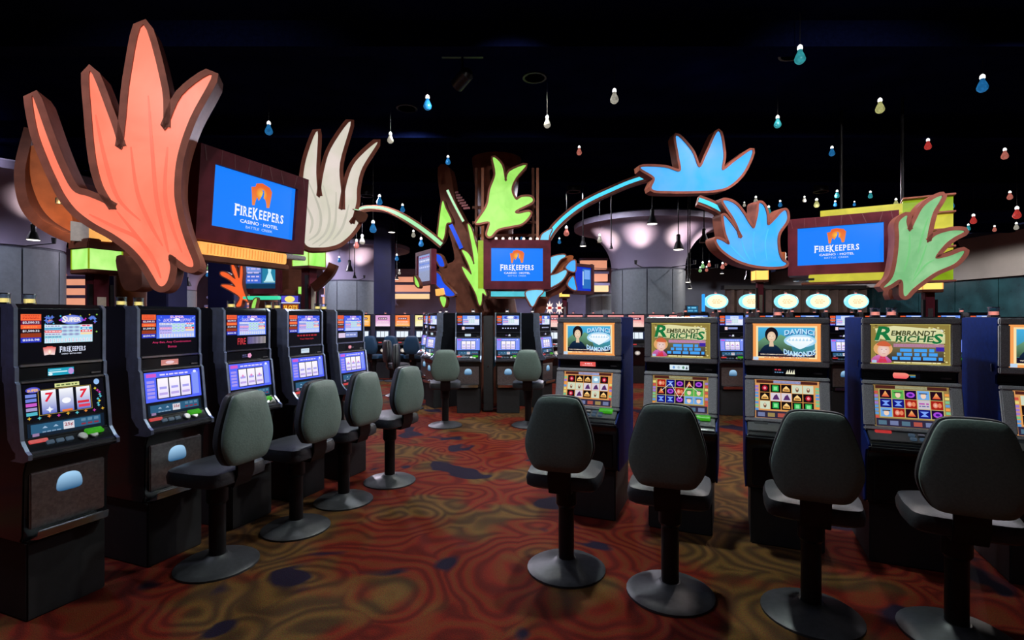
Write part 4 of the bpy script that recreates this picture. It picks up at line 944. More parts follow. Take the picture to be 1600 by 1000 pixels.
def mid_b(k):
    cv = Canvas(0.15, 0.05, S(8, 8, 14)); cv.up()
    if k == 0: cv.rect(-0.07, -0.02, 0.06, 0.023, S(228, 92, 86)); cv.up(); words(cv, -0.03, 0.03, 0.004, 0.008, S(250, 200, 205), random.Random(1)); words(cv, -0.05, 0.04, -0.01, 0.004, S(250, 180, 180), random.Random(2))
    elif k == 1:
        cv.rect(-0.07, -0.023, 0.07, 0.023, S(215, 232, 240)); cv.up()
        for j in range(3): cv.ell(-0.04 + 0.035 * j, 0, 0.009, 0.011, (S(110, 160, 220), S(170, 190, 200), S(90, 140, 110))[j], 10)
        cv.poly([(0.045, -0.012), (0.062, -0.012), (0.055, 0.014)], S(60, 70, 80))
    elif k == 2:
        words(cv, -0.06, -0.01, 0.01, 0.008, S(200, 60, 80), random.Random(3)); words(cv, -0.06, 0.0, -0.008, 0.006, S(110, 150, 190), random.Random(4))
        for j in range(4): cv.poly([(0.01 + 0.014 * j, -0.018), (0.026 + 0.014 * j, -0.018), (0.022 + 0.014 * j, 0.012 + 0.004 * (j % 2))], S(235, 232, 205))
    else:
        cv.poly(cr([(-0.065, -0.018), (-0.068, 0.018), (-0.02, 0.021), (0.012, 0.01), (0.01, -0.01), (-0.01, -0.02)], 4), S(238, 80, 92), S(250, 150, 130)); cv.rect(0.012, 0.002, 0.05, 0.008, S(170, 160, 90)); cv.rect(0.022, -0.008, 0.05, -0.001, S(60, 140, 200))
    return cv
def video_machine(kind, seed, mk):
    t = empty('video_slot_machine')
    link('cabinet', shared('cabB', lambda: MB().prism_x(PROF_B, -0.255, 0.255).mesh('cabinet', 0.008)), M['black_gloss'], t)
    for s in (-1, 1):
        link('side_panel', shared('sideB%d' % s, lambda: MB().prism_x([(y * 0.985, 0.7 + (z - 0.7) * 0.995) for y, z in PROF_B], s * 0.2545, s * 0.266).mesh('side_panel', 0.004)), M['side_blue'], t)
        lk = link('side_latch', shared('latB', lambda: MB().box(0, 0, 0, 0.008, 0.014, 0.045).mesh('side_latch', 0.002)), M['chrome'], t, (s * 0.269, -0.15, 1.3))
    link('plinth', shared('plB', lambda: MB().box(0, 0.0, 0.2, 0.46, 0.56, 0.40).mesh('plinth', 0.008)), M['black_matte'], t)
    link('upper_bezel', shared('bzB1', lambda: frame_mesh(0.53, 0.345, 0.425, 0.263, 0.03)), M['bezel'], t, (0, -0.228, 1.44))
    (art_gem() if kind == 'gem' else art_gold()).build('upper_screen', t, (0, -0.2245, 1.44))
    mid_b(mk).build('card_display', t, (-0.01, -0.1975, 1.23))
    link('card_slot', shared('slB', lambda: MB().box(0, 0, 0, 0.055, 0.016, 0.010).mesh('card_slot', 0.003)), M['steel'], t, (0.2, -0.2, 1.222))
    a = math.atan2(0.07, 0.32)
    link('lower_bezel', shared('bzB2', lambda: frame_mesh(0.53, 0.325, 0.40, 0.27, 0.03)), M['bezel'], t, (0, -0.268, 1.037), (-a, 0, 0))
    grid_screen(kind, seed).build('lower_screen', t, (0, -0.2655, 1.037), (-a, 0, 0))
    sl = math.atan2(0.053, 0.115)
    bd = link('button_deck', shared('dkB', lambda: MB().box(0, 0, 0, 0.50, 0.115, 0.012).mesh('button_deck', 0.004)), M['charcoal'], t, (0, -0.352, 0.853), (sl, 0, 0))
    for k in range(8):
        link('button', shared('btB', lambda: MB().box(0, 0, 0.008, 0.034, 0.022, 0.016).mesh('button', 0.003)), M['button_dim'] if k not in (1,) else M['steel'], bd, (-0.02 + 0.05 * (k % 4), 0.012 - 0.04 * (k // 4), 0.004))
    link('service_plate', shared('svB', lambda: MB().box(0, 0, 0, 0.09, 0.012, 0.024).mesh('service_plate', 0.003)), M['button_red'] if kind == 'gold' else M['charcoal'], t, (-0.165, -0.325, 0.872), (-0.55, 0, 0))
    link('bill_acceptor', shared('blB', lambda: MB().prism_x(cr([(0.0, 0.0), (-0.03, -0.012), (-0.05, -0.004), (-0.04, 0.016), (0.0, 0.026)], 3), -0.052, 0.052).mesh('bill_acceptor', 0.003)), M['bill_green'], t, (0.165, -0.305, 0.872))
    link('wrist_rest', shared('wrB', lambda: MB().box(0, -0.425, 0.79, 0.53, 0.05, 0.036).mesh('wrist_rest', 0.014)), M['charcoal'], t)
    link('belly_door', shared('bdB', lambda: MB().box(0, -0.334, 0.565, 0.44, 0.016, 0.26).mesh('belly_door', 0.006)), M['black_metal'], t)
    return t
R1 = Vector((0.628, 4.19)); R4 = Vector((2.60, 3.35)); thR = math.atan2(R4.y - R1.y, R4.x - R1.x)
vs = [('gem', 4, 0, 'video slot machine with orange framed diamond screen, leftmost of right row, red display'), ('gold', 9, 1, 'video slot machine with gold framed green title, white display, second in right row'),
      ('gem', 13, 2, 'video slot machine with orange framed diamond screen, third in right row'), ('gold', 5, 3, 'video slot machine with gold framed green title, red chip display, fourth in right row'),
      ('gem', 17, 1, 'video slot machine cut off by the right edge of the picture')]
RP = []
for i, (kd, sd, mk, lb) in enumerate(vs):
    q = R1 + (R4 - R1) * (i / 3.0); RP.append(q)
    o = place(video_machine(kd, sd, mk), q, thR, 0.225, lb, 'video machines of the right row')
    if i == 3: add_candle(o, -0.1, 0.18, 1.62, 'candle_pink'); add_candle(o, 0.0, 0.18, 1.62, 'candle_pink')
    if i == 4: add_candle(o, -0.16, 0.12, 1.62, 'candle_pink')
    if i == 2: add_candle(o, -0.02, 0.2, 1.62, 'candle_pink')

# ================================================================== CHAIRS
def slab_mesh(name, outline, y0, y1, bulge, bev):
    """padded slab: rounded outline in XZ, thickness y0..y1, inflated by bulge towards y1"""
    q = cr(outline, 5); k = len(q); cx = sum(p[0] for p in q) / k; cz = sum(p[1] for p in q) / k
    rings = [(0.93, y0), (1.0, y0 + (y1 - y0) * 0.18), (1.0, y0 + (y1 - y0) * 0.72), (0.95, y1), (0.80, y1 + bulge * 0.6), (0.45, y1 + bulge), (0.1, y1 + bulge * 1.1)]
    v = []; f = []
    for s, y in rings:
        for x, z in q: v.append((cx + (x - cx) * s, y, cz + (z - cz) * s))
    for i in range(len(rings) - 1):
        for j in range(k): f.append((i * k + j, i * k + (j + 1) % k, (i + 1) * k + (j + 1) % k, (i + 1) * k + j))
    f.append(tuple(range(k - 1, -1, -1))); f.append(tuple((len(rings) - 1) * k + j for j in range(k)))
    return MB().add(v, f).mesh(name, smooth=True)
BACK = [(-0.12, 0.70), (0.0, 0.695), (0.12, 0.70), (0.165, 0.735), (0.195, 0.80), (0.203, 0.86), (0.190, 0.94), (0.162, 1.03), (0.135, 1.10), (0.10, 1.134), (0.0, 1.142), (-0.10, 1.134), (-0.135, 1.10), (-0.162, 1.03), (-0.190, 0.94), (-0.203, 0.86), (-0.195, 0.80), (-0.165, 0.735)]
SEAT = [(-0.19, -0.2), (0.0, -0.215), (0.19, -0.2), (0.225, -0.1), (0.23, 0.05), (0.2, 0.19), (0.0, 0.225), (-0.2, 0.19), (-0.23, 0.05), (-0.225, -0.1)]
def make_chair(shell, cushion):
    t = empty('casino_chair')
    # sitter faces +Y, backrest at -Y, its rear panel looks to -Y
    b = shared('chback', lambda: slab_mesh('back_shell', [(x, z) for x, z in BACK], -0.0, -0.035, -0.016, 0)); lean = R(-6)
    link('back_shell', b, M[shell], t, (0, -0.235, 0.0), (R(0), 0, 0))
    cu = shared('chcush', lambda: slab_mesh('back_cushion', [(x * 1.03, 0.918 + (z - 0.918) * 1.02) for x, z in BACK], 0.002, 0.06, 0.02, 0))
    link('back_cushion', cu, M[cushion], t, (0, -0.235, 0))
    def seatm():
        q = cr(SEAT, 4); k = len(q); v = []; f = []
        rings = [(0.9, 0.565), (1.0, 0.58), (1.02, 0.62), (0.97, 0.655), (0.8, 0.67), (0.3, 0.672)]
        for s, z in rings:
            for x, y in q: v.append((x * s, y * s, z))
        for i in range(len(rings) - 1):
            for j in range(k): f.append((i * k + j, i * k + (j + 1) % k, (i + 1) * k + (j + 1) % k, (i + 1) * k + j))
        f.append(tuple(range(k - 1, -1, -1))); f.append(tuple((len(rings) - 1) * k + j for j in range(k)))
        return MB().add(v, f).mesh('seat', smooth=True)
    link('seat', shared('chseat', seatm), M[cushion], t)
    link('back_bracket', shared('chbr', lambda: MB().sweep([(0, -0.10, 0.56), (0, -0.19, 0.56), (0, -0.215, 0.62), (0, -0.215, 0.80)], [Vector((0, 0, 1)), Vector((0, 0.5, 0.8)).normalized(), Vector((0, 1, 0)), Vector((0, 1, 0))], 0.14, 0.02).mesh('back_bracket', 0.003)), M['black_metal'], t)
    link('post', shared('chpost', lambda: MB().lathe([(0.05, 0.03), (0.05, 0.40), (0.065, 0.42), (0.065, 0.54), (0.13, 0.56), (0.13, 0.567)], 20).mesh('post', smooth=True)), M['black_metal'], t)
    link('base', shared('chbase', lambda: MB().lathe([(0.25, 0.0), (0.25, 0.012), (0.22, 0.03), (0.09, 0.05), (0.06, 0.075), (0.05, 0.075)], 32).mesh('base', smooth=True)), M['charcoal'], t)
    return t
ch0 = make_chair('vinyl', 'vinyl_dark'); first = [True]
def chair(back_xy, th, label, group, proto=None):
    p = proto or ch0
    if p.get('used'): o = copy_tree(p)
    else: p['used'] = 1; o = p
    on = Vector((math.sin(th), -math.cos(th), 0))
    o.location = Vector((back_xy[0], back_xy[1], 0)) - on * 0.235; o.rotation_euler = (0, 0, th)
    return tag(o, label, 'chair', group)
def topz(px, ytop): d = (H - 1.14) * F / (ytop - HY); return px_xy(px, d)
for (px, yt, dth, lb) in ((385, 612, 4, 'grey-green casino chair nearest the camera before the left row'), (501, 595, 0, 'grey-green casino chair before the left row, second from the camera'),
                          (571, 582, -2, 'grey-green casino chair before the left row, third from the camera'), (638, 573, -8, 'grey-green casino chair at the far end of the left row')):
    chair(topz(px, yt), thL + R(dth), lb, 'chairs before the left row')
outR = Vector((math.sin(thR), -math.cos(thR)))
for i, (px, yt, lb) in enumerate(((873, 620, 'dark casino chair back before the leftmost diamond video machine'), (1042, 633, 'dark casino chair back before the second video machine of the right row'),
                     (1275, 644, 'dark casino chair back before the third video machine of the right row'), (1520, 656, 'dark casino chair back before the fourth video machine of the right row'))):
    chair(topz(px, yt), thR + R((6, 2, -2, -4)[i]), lb, 'chairs before the right row')
chair(topz(696, 547), R(8), 'grey-green casino chair before the left machine under the centre tree', 'chairs under the centre tree')
chair(topz(824, 547), R(-5), 'grey-green casino chair before the right machine under the centre tree', 'chairs under the centre tree')
ch1 = make_chair('vinyl_blue_lit', 'vinyl_blue_lit')
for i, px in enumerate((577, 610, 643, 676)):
    chair(px_xy(px, 12.7), R(-14 + 5 * i), 'blue-lit casino chair, %s from left before the distant glowing machines' % ['first', 'second', 'third', 'fourth'][i], 'blue-lit chairs before distant machines', ch1)
ch2 = make_chair('vinyl_dark', 'vinyl_dark')
chair(px_xy(618, 9.0), R(-80), 'black casino chair seen edge-on left of the centre machines, nearer one', 'black chairs left of centre', ch2)
chair(px_xy(604, 10.4), R(-62), 'black casino chair left of the centre machines, farther one', 'black chairs left of centre', ch2)

# ================================================================== LANTERN POSTS
def lantern_post(name, px, d, ylo, yhi, wpx, mat, label, group, rz=0.5, post='plum', extra=True):
    x = (px - 800.0) / F * d; z0 = H + (HY - ylo) / F * d; z1 = H + (HY - yhi) / F * d; wd = wpx * d / F / 1.36
    r = empty(name, (x, d, 0), rz); tag(r, label, 'lantern', group)
    pw = wd * 0.5
    MB().box(0, 0, z0 / 2, pw, pw, z0).build('post', M[post], r, 0.01)
    MB().box(0, 0, (z0 + z1) / 2, wd, wd, z1 - z0 - 0.01).build('lantern_box', M[mat], r, 0.004)
    for sx in (-1, 1):
        for sy in (-1, 1): MB().box(sx * wd / 2, sy * wd / 2, (z0 + z1) / 2, 0.012, 0.012, z1 - z0 - 0.01).build('corner_strip', M['lime_dark'] if mat == 'lantern_lime' else M['amber'], r)
    MB().box(0, 0, z1 + 0.03, wd * 1.14, wd * 1.14, 0.07).build('cap', M['brown'], r, 0.008)
    MB().box(0, 0, z1 + 0.08, wd * 1.0, wd * 1.0, 0.04).build('cap_step', M['brown'], r, 0.008)
    MB().box(0, 0, z0 - 0.02, wd * 1.08, wd * 1.08, 0.045).build('tray', M['brown'], r, 0.008)
    if extra:
        for s in (-1, 1): MB().box(s * pw * 0.62, -pw * 0.35, z0 - 0.42, 0.03, 0.05, 0.55).build('side_bracket', M['black_metal'], r)
        MB().box(0, -pw * 0.52, z0 - 0.5, pw * 0.5, 0.012, 0.45).build('post_panel', M['ivory'] if mat == 'lantern_lime' else M['steel'], r)
        MB().box(0, 0, z0 - 0.85, pw * 1.3, pw * 1.3, 0.09).build('collar', M['crimson'], r, 0.01)
    return r
lantern_post('lantern_post', 152, 5.3, 423, 391, 62, 'lantern_lime', 'lime lantern box on a post below the big coral leaf', 'lime lantern posts', 1.15)
lantern_post('lantern_post', 483, 8.4, 417, 393, 46, 'lantern_lime', 'lime lantern box on a plum post below the white leaf', 'lime lantern posts', 1.13)
lantern_post('lantern_post', 1187, 9.6, 438, 423, 25, 'lantern_yellow', 'small yellow lantern box on a post below the blue leaf', 'yellow lantern posts', -0.1)
lantern_post('lantern_post', 1450, 7.6, 453, 438, 36, 'lantern_yellow', 'yellow lantern box on a post behind the sea-green leaf', 'yellow lantern posts', -0.25)
lantern_post('lantern_post', 882, 14.5, 464, 456, 18, 'lantern_yellow', 'tiny far yellow lantern post right of the centre tree', 'yellow lantern posts', 0.1)
# ================================================================== LEFT TREE
TL = empty('tree_sculpture', (-4.69, 6.3, 0)); tag(TL, 'tree sculpture with big coral and white leaves above the left row', 'sculpture', 'tree sculptures')
MB().lathe([(0.3, 0), (0.2, 0.8), (0.16, 1.8), (0.18, 3.0), (0.16, 3.5), (0.0, 3.52)], 20).build('trunk', M['brown'], TL, smooth=True)
PLC = (250, 4.2, R(20))
leaf(TL, 'coral_leaf', [(52, 150), (60, 205), (77, 252), (92, 285), (103, 306), (120, 328), (146, 348), (178, 366), (205, 386), (225, 408), (239, 430), (248, 445), (256, 447), (263, 438), (267, 418), (264, 402), (268, 398), (280, 407), (293, 416), (302, 417), (302, 408), (294, 388), (285, 362), (278, 335), (273, 299), (278, 245), (298, 185), (332, 118), (285, 150), (258, 205), (254, 140), (225, 40), (205, 120), (197, 195), (190, 235), (174, 190), (142, 112), (145, 190), (151, 248), (159, 283), (168, 303), (183, 328), (160, 316), (138, 307), (115, 298), (95, 262), (76, 215)],
     PLC, 'coral', rw=0.05, thick=0.2, veins=[[(183, 330), (215, 370), (240, 405), (252, 435)], [(232, 150), (238, 230), (245, 310), (258, 370), (264, 395)], [(205, 230), (215, 300), (235, 350), (255, 385)], [(140, 335), (180, 355), (215, 372), (240, 400)], [(150, 180), (165, 250), (185, 310), (220, 345)], [(262, 230), (258, 300), (268, 350), (285, 395)]], vmat='coral_vein', vw=0.03)
# curved box ring behind the leaf with orange lining
arch(TL, 'curved_rib', [(46, 200, 5.6), (31, 262, 5.5), (35, 310, 5.4), (52, 340, 5.35), (80, 360, 5.3), (112, 374, 5.3)], 14, 'brown', thick=0.5)
ll = bpy.data.lights.new('ring_lamp', 'POINT'); ll.energy = 14; ll.color = (1.0, 0.55, 0.2); ll.shadow_soft_size = 0.05
lo = bpy.data.objects.new('ring_lamp', ll); COL.objects.link(lo); lo.parent = TL; lo.location = P(92, 318, 5.2) - Vector(TL.location)
MB().lathe([(0.0, -0.03), (0.03, -0.03), (0.03, 0.03), (0.0, 0.03)], 12).build('ring_lamp_socket', M['black_metal'], TL, loc=P(92, 314, 5.24) - Vector(TL.location))
solid(TL, 'orange_lining', [(44, 230), (70, 236), (88, 290), (110, 330), (112, 366), (84, 352), (60, 334), (45, 312), (40, 270)], (80, 5.62, R(10)), 0.3, 'orange_wood', 3)
solid(TL, 'ivory_box', [(110, 345), (139, 350), (139, 377), (110, 376)], (125, 5.15, R(15)), 0.3, 'ivory')
solid(TL, 'amber_box', [(139, 350), (170, 358), (172, 377), (139, 377)], (125, 5.13, R(24)), 0.3, 'amber')
solid(TL, 'brown_drop', [(182, 400), (215, 408), (222, 440), (217, 452), (198, 454), (188, 440)], (200, 5.2, R(10)), 0.25, 'brown', 4)
# screen
cL = Vector((-2.559, 5.135, 2.735)); thS = R(69)
hT = display(TL, 'display_housing', cL, thS, 1.0, 0.56, (0.15, 0.14), 0.35, R(5), blue_cv(1.0, 0.56, 0.60, 0.06, -0.08))
for k in range(4):
    MB().box(-0.70, 0.24, -0.32 + 0.2 * k, 0.1, 0.2, 0.17).build('orange_louver', M['orange_wood'], hT)
MB().box(-0.18, -0.02, -0.50, 1.0, 0.2, 0.11).build('amber_light_bar', M['amber'], hT, 0.01)
for k in range(26):
    MB().box(-0.60 + 0.034 * k, -0.1215, -0.50, 0.008, 0.006, 0.085).build('louver_slat', M['amber_slat'], hT)
MB().box(-0.18, 0.0, -0.585, 1.08, 0.24, 0.06).build('lower_ledge', M['brown'], hT, 0.01)
MB().box(0.52, 0.05, -0.46, 0.3, 0.2, 0.05).build('lower_rail', M['steel'], hT, 0.01)
MB().tube([(-4.69 + 4.69, 0, 2.9), (1.1, -0.5, 2.95), (1.95, -1.0, 2.85)], 0.09, 10).build('support_arm', M['brown'], TL, smooth=True)
PLW = (500, 6.2, R(25))
leaf(TL, 'white_leaf', [(477, 382), (500, 387), (525, 383), (542, 372), (555, 357), (562, 343), (564, 336), (556, 342), (548, 351), (552, 335), (557, 315), (558, 292), (566, 262), (590, 222), (556, 252), (542, 285), (534, 329), (533, 300), (531, 255), (548, 190), (517, 232), (505, 272), (499, 310), (494, 270), (496, 205), (478, 250), (472, 299), (472, 345)], PLW, 'white_leaf', rw=0.045, thick=0.16,
     veins=[[(480, 280), (500, 330), (498, 362), (482, 376)], [(505, 290), (515, 335), (508, 365), (488, 382)], [(525, 300), (524, 345), (515, 370), (498, 385)], [(545, 320), (535, 355), (520, 375)], [(478, 320), (488, 345), (484, 365)]], vmat='white_vein', vw=0.03)
MB().tube([(0, 0, 3.2), (1.2, 0.2, 3.1), (2.45, 0.1, 2.9)], 0.07, 10).build('branch_arm', M['brown'], TL, smooth=True)
arch(TL, 'green_arch', [(556, 328, 6.3), (575, 324, 6.9), (600, 326, 7.6), (625, 336, 8.3), (650, 351, 8.9), (672, 367, 9.3), (690, 382, 9.5)], 12, 'rim', 'mint', 0.5)
solid(TL, 'arch_foot', [(560, 330), (574, 334), (572, 343), (562, 347), (555, 338)], (560, 6.3, R(20)), 0.15, 'brown', 4)
arch(TL, 'lower_rib', [(520, 412, 8.0), (514, 425, 8.0), (500, 440, 8.1), (488, 450, 8.2)], 13, 'brown')
# ================================================================== SMALL FAR TREE (left)
TB = empty('tree_sculpture', (*px_xy(412, 10.6), 0)); tag(TB, 'smaller far tree sculpture with orange leaf and teal light bar', 'sculpture', 'tree sculptures')
MB().lathe([(0.4, 0), (0.3, 1.0), (0.26, 2.2), (0.4, 3.4)], 16).build('trunk', M['brown'], TB, smooth=True)
leaf(TB, 'orange_leaf', [(369, 478), (375, 465), (362, 455), (346, 446), (357, 445), (368, 448), (360, 438), (346, 430), (346, 425), (356, 427), (368, 436), (363, 422), (362, 410), (369, 420), (374, 435), (376, 418), (378, 410), (380, 425), (379, 445), (384, 462), (388, 472), (380, 468), (377, 478)], (365, 9.8, R(5)), 'orange_leaf', rw=0.02, thick=0.1, n=4)
cvt = Canvas(0.62, 0.52, S(40, 90, 150)); cvt.up(); cvt.rect(-0.31, 0.05, 0.0, 0.26, S(120, 150, 225)); cvt.rect(-0.31, -0.15, 0.0, 0.02, S(70, 110, 215)); cvt.rect(0.03, -0.15, 0.31, 0.26, S(40, 130, 165)); cvt.rect(-0.31, -0.26, 0.31, -0.17, S(14, 54, 84)); cvt.up()
for k in range(5): words(cvt, -0.27, -0.02, 0.2 - 0.075 * k, 0.03, S(200, 190, 240), random.Random(k))
cvt.poly([(0.08, -0.12), (0.26, -0.12), (0.2, 0.05), (0.24, 0.24), (0.13, 0.24), (0.15, 0.05)], S(190, 240, 250)); cvt.rect(0.06, -0.14, 0.28, -0.11, S(170, 210, 220))
hB = display(TB, 'display_housing', P(407, 430, 9.9), R(-4), 0.62, 0.52, (0.1, 0.1), 0.3, 0, cvt, inlay=False)
MB().box(0.05, -0.05, -0.44, 0.72, 0.12, 0.07).build('teal_light_bar', M['teal_bar'], hB, 0.01)
MB().lathe([(0.0, -0.06), (0.34, -0.06), (0.34, 0.1), (0.0, 0.1)], 28).build('round_end', M['brown'], hB, loc=(0.52, 0.15, 0.02), rot=(R(90), 0, 0))
leaf(TB, 'green_shoot', [(396, 470), (402, 466), (400, 478), (398, 484), (393, 484)], (396, 9.7, 0), 'lime', rw=0.015, thick=0.08)
solid(TB, 'lime_square', [(466, 448), (476, 448), (476, 459), (466, 459)], (470, 9.5, 0), 0.12, 'lime')
solid(TB, 'branch', [(445, 452), (470, 452), (470, 462), (440, 460)], (455, 9.6, 0), 0.1, 'brown')
cs = Canvas(0.42, 0.36, S(30, 26, 70)); cs.up(); cs.rect(-0.2, 0.02, 0.16, 0.17, S(90, 80, 210)); cs.rect(-0.17, -0.15, 0.17, -0.01, S(150, 70, 20)); cs.up(); cs.ell(-0.02, 0.1, 0.11, 0.07, S(250, 235, 130), 16); cs.text('SLOTS', 0.0, -0.08, 0.09, S(255, 200, 70), 0.30, 0.03); cs.rect(-0.2, 0.01, 0.2, 0.03, S(220, 220, 255))
sg = empty('lit_sign', (*px_xy(454, 11.0), 0)); tag(sg, 'small yellow and purple lit sign beyond the fourth left machine', 'sign')
MB().box(0, 0.06, 1.9, 0.46, 0.1, 0.40).build('sign_box', M['black_matte'], sg, 0.01); cs.build('sign_face', sg, (0, 0.005, 1.9), mat=M['screen_far'])
MB().box(0, 0.06, 0.85, 0.08, 0.08, 1.7).build('sign_post', M['black_metal'], sg)
# ================================================================== CENTRE TREE
TC = empty('tree_sculpture', (*px_xy(775, 10.0), 0)); tag(TC, 'centre tree sculpture with green leaves, curling trunk and boxed screen', 'sculpture', 'tree sculptures')
MB().lathe([(0.75, 0), (0.62, 0.9), (0.42, 1.7), (0.30, 2.4), (0.34, 3.4), (0.5, CEIL)], 20, (0, 0.35, 0)).build('trunk', M['brown'], TC, smooth=True)
PC = (760, 9.75, 0.0)
solid(TC, 'curling_rib', [(684, 262), (702, 262), (712, 315), (726, 345), (734, 372), (741, 398), (729, 412), (728, 425), (738, 445), (752, 472), (754, 492), (716, 492), (712, 465), (702, 448), (690, 428), (686, 418), (700, 412), (710, 405), (706, 380), (697, 350), (688, 310)], (740, 9.55, R(-12)), 0.3, 'brown', 3)
arch(TC, 'rib_strip', [(699, 297, 9.35), (708, 316, 9.35), (718, 335, 9.4), (724, 346, 9.4)], 5, 'rim', 'mint', 0.7, 0.05)
arch(TC, 'blue_strip', [(704, 351, 9.3), (712, 368, 9.32), (721, 388, 9.35)], 8, 'brown', 'deep_blue', 0.75, 0.05)
leaf(TC, 'blue_crescent', [(674, 400), (682, 397), (690, 401), (695, 415), (688, 416), (683, 408)], (690, 9.2, R(-20)), 'deep_blue', 'brown', 0.02, 0.08)
leaf(TC, 'blue_swath', [(680, 426), (688, 430), (694, 442), (704, 452), (711, 461), (698, 462), (690, 452), (682, 444)], (690, 9.2, R(-20)), 'deep_blue', 'brown', 0.02, 0.08)
solid(TC, 'amber_tip', [(680, 452), (692, 450), (694, 460), (681, 462)], (690, 9.15, R(-20)), 0.1, 'amber')
leaf(TC, 'green_blade', [(691, 316), (697, 326), (706, 346), (698, 350), (694, 372), (685, 382), (684, 370)], (690, 9.6, R(-15)), 'lime', 'brown', 0.025, 0.1)
leaf(TC, 'green_bud', [(648, 432), (652, 436), (656, 446), (654, 449), (649, 443)], (655, 9.4, R(-20)), 'lime', 'brown', 0.02, 0.08)
leaf(TC, 'green_drop', [(688, 464), (697, 465), (697, 474), (694, 480), (690, 474)], (690, 9.2, R(-20)), 'lime', 'brown', 0.02, 0.08)
leaf(TC, 'tall_green_leaf', [(731, 350), (737, 358), (742, 376), (747, 396), (750, 420), (751, 446), (757, 452), (760, 462), (754, 458), (753, 470), (751, 477), (748, 474), (744, 460), (737, 446), (728, 431), (722, 417), (730, 422), (737, 429), (733, 415), (727, 402), (722, 391), (730, 394), (736, 402), (741, 413), (739, 394), (735, 372)], (745, 9.2, R(-8)), 'lime', 'brown', 0.02, 0.1, n=4)
leaf(TC, 'upper_green_leaf', [(766, 296), (761, 322), (746, 345), (746, 349), (765, 347), (761, 366), (767, 369), (778, 358), (800, 353), (816, 349), (828, 336), (826, 331), (809, 334), (806, 329), (831, 316), (829, 308), (815, 308), (806, 312), (799, 296), (806, 278), (822, 258), (796, 268), (790, 284), (784, 258), (770, 246), (774, 272)], (785, 9.1, R(4)), 'lime', 'rim', 0.035, 0.14, n=4)
MB().box(0.1, -0.36, 3.6, 0.14, 0.72, 0.14).build('leaf_bracket', M['brown'], TC)
for k, px in enumerate((742, 752, 831, 838)): solid(TC, 'frame_post', [(px, 262), (px + 4, 262), (px + 4, 385), (px, 385)], (px, 9.7, 0), 0.08, 'orange_wood' if k % 2 else 'brown')
for yy in (322, 346, 366): solid(TC, 'frame_rail', [(738, yy), (842, yy - 1), (842, yy + 3), (738, yy + 4)], (790, 9.78, 0), 0.06, 'brown')
for k in range(7): solid(TC, 'red_slat', [(706 + k * 3, 300 + 4 * k), (716 + k * 3, 299 + 4 * k), (716 + k * 3, 302 + 4 * k), (706 + k * 3, 303 + 4 * k)], (720, 9.7, 0), 0.05, 'crimson')
hC = display(TC, 'display_housing', P(808, 413.5, 9.2), R(3), 0.93, 0.59, (0.14, 0.15), 0.35, 0, blue_cv(0.93, 0.59, 0.60, 0, -0.05), inlay=False)
MB().box(-0.65, 0.06, 0.0, 0.10, 0.14, 0.86).build('lime_side_light', M['lime_dark'], hC)
MB().box(0.02, 0.02, -0.53, 0.98, 0.12, 0.09).build('aqua_light_bar', M['aqua_bar'], hC)
MB().box(0.02, 0.05, -0.59, 1.04, 0.16, 0.04).build('lower_ledge', M['brown'], hC)
for k in range(9): MB().box(-0.5 + 0.125 * k, 0.1, 0.48, 0.05, 0.05, 0.05).build('string_light', M['candle_white'], hC, 0.01)
cvl = Canvas(0.62, 0.5, S(150, 165, 215)); cvl.rect(-0.31, -0.25, 0.31, -0.05, S(140, 130, 100), S(150, 150, 140)); cvl.up()
for k in range(4): words(cvl, -0.27, 0.27, 0.2 - 0.06 * k, 0.03, (S(170, 90, 140), S(220, 225, 255), S(110, 140, 225), S(200, 210, 255))[k], random.Random(k))
hCl = display(TC, 'display_housing', P(663, 419, 9.5), R(-58), 0.62, 0.5, (0.07, 0.07), 0.06, 0, cvl, inlay=False)
leaf(TC, 'blue_horn', [(844, 381), (846, 368), (853, 362), (862, 358), (858, 368), (855, 382)], (850, 9.3, R(8)), 'pale_blue', 'rim', 0.02, 0.1)
arch(TC, 'blue_arch', [(856, 372, 9.4), (866, 356, 9.4), (884, 338, 9.3), (905, 322, 9.2), (928, 309, 9.0), (952, 298, 8.8), (985, 284, 8.5), (1020, 274, 8.2), (1060, 270, 8.0), (1092, 276, 7.85), (1112, 288, 7.75)], 13, 'rim', 'cyan_tube', 0.42)
leaf(TC, 'blue_petal', [(857, 430), (857, 408), (864, 401), (880, 398), (883, 401), (875, 406), (867, 418)], (870, 9.35, R(8)), 'pale_blue', 'rim', 0.02, 0.1)
leaf(TC, 'blue_petal', [(856, 449), (857, 433), (870, 428), (883, 422), (885, 427), (878, 438), (866, 446)], (870, 9.33, R(8)), 'pale_blue', 'rim', 0.02, 0.1)
leaf(TC, 'blue_petal', [(884, 418), (891, 409), (898, 407), (899, 415), (898, 424), (890, 423)], (870, 9.31, R(8)), 'sky_leaf', 'rim', 0.02, 0.1)
leaf(TC, 'blue_petal', [(887, 444), (895, 432), (899, 445), (900, 453), (893, 451)], (870, 9.31, R(8)), 'sky_leaf', 'rim', 0.02, 0.1)
leaf(TC, 'blue_tooth', [(822, 456), (848, 454), (840, 465), (833, 478), (828, 474)], (840, 9.15, R(5)), 'pale_blue', 'rim', 0.02, 0.1)
solid(TC, 'sweeping_rib', [(834, 488), (842, 470), (852, 458), (868, 450), (882, 441), (892, 428), (896, 424), (898, 430), (892, 445), (876, 458), (858, 467), (850, 490)], (860, 9.5, R(8)), 0.25, 'rim', 3)
solid(TC, 'brown_swirl', [(862, 428), (872, 412), (886, 400), (896, 400), (893, 408), (884, 416), (876, 424)], (870, 9.45, R(8)), 0.2, 'orange_wood', 3)
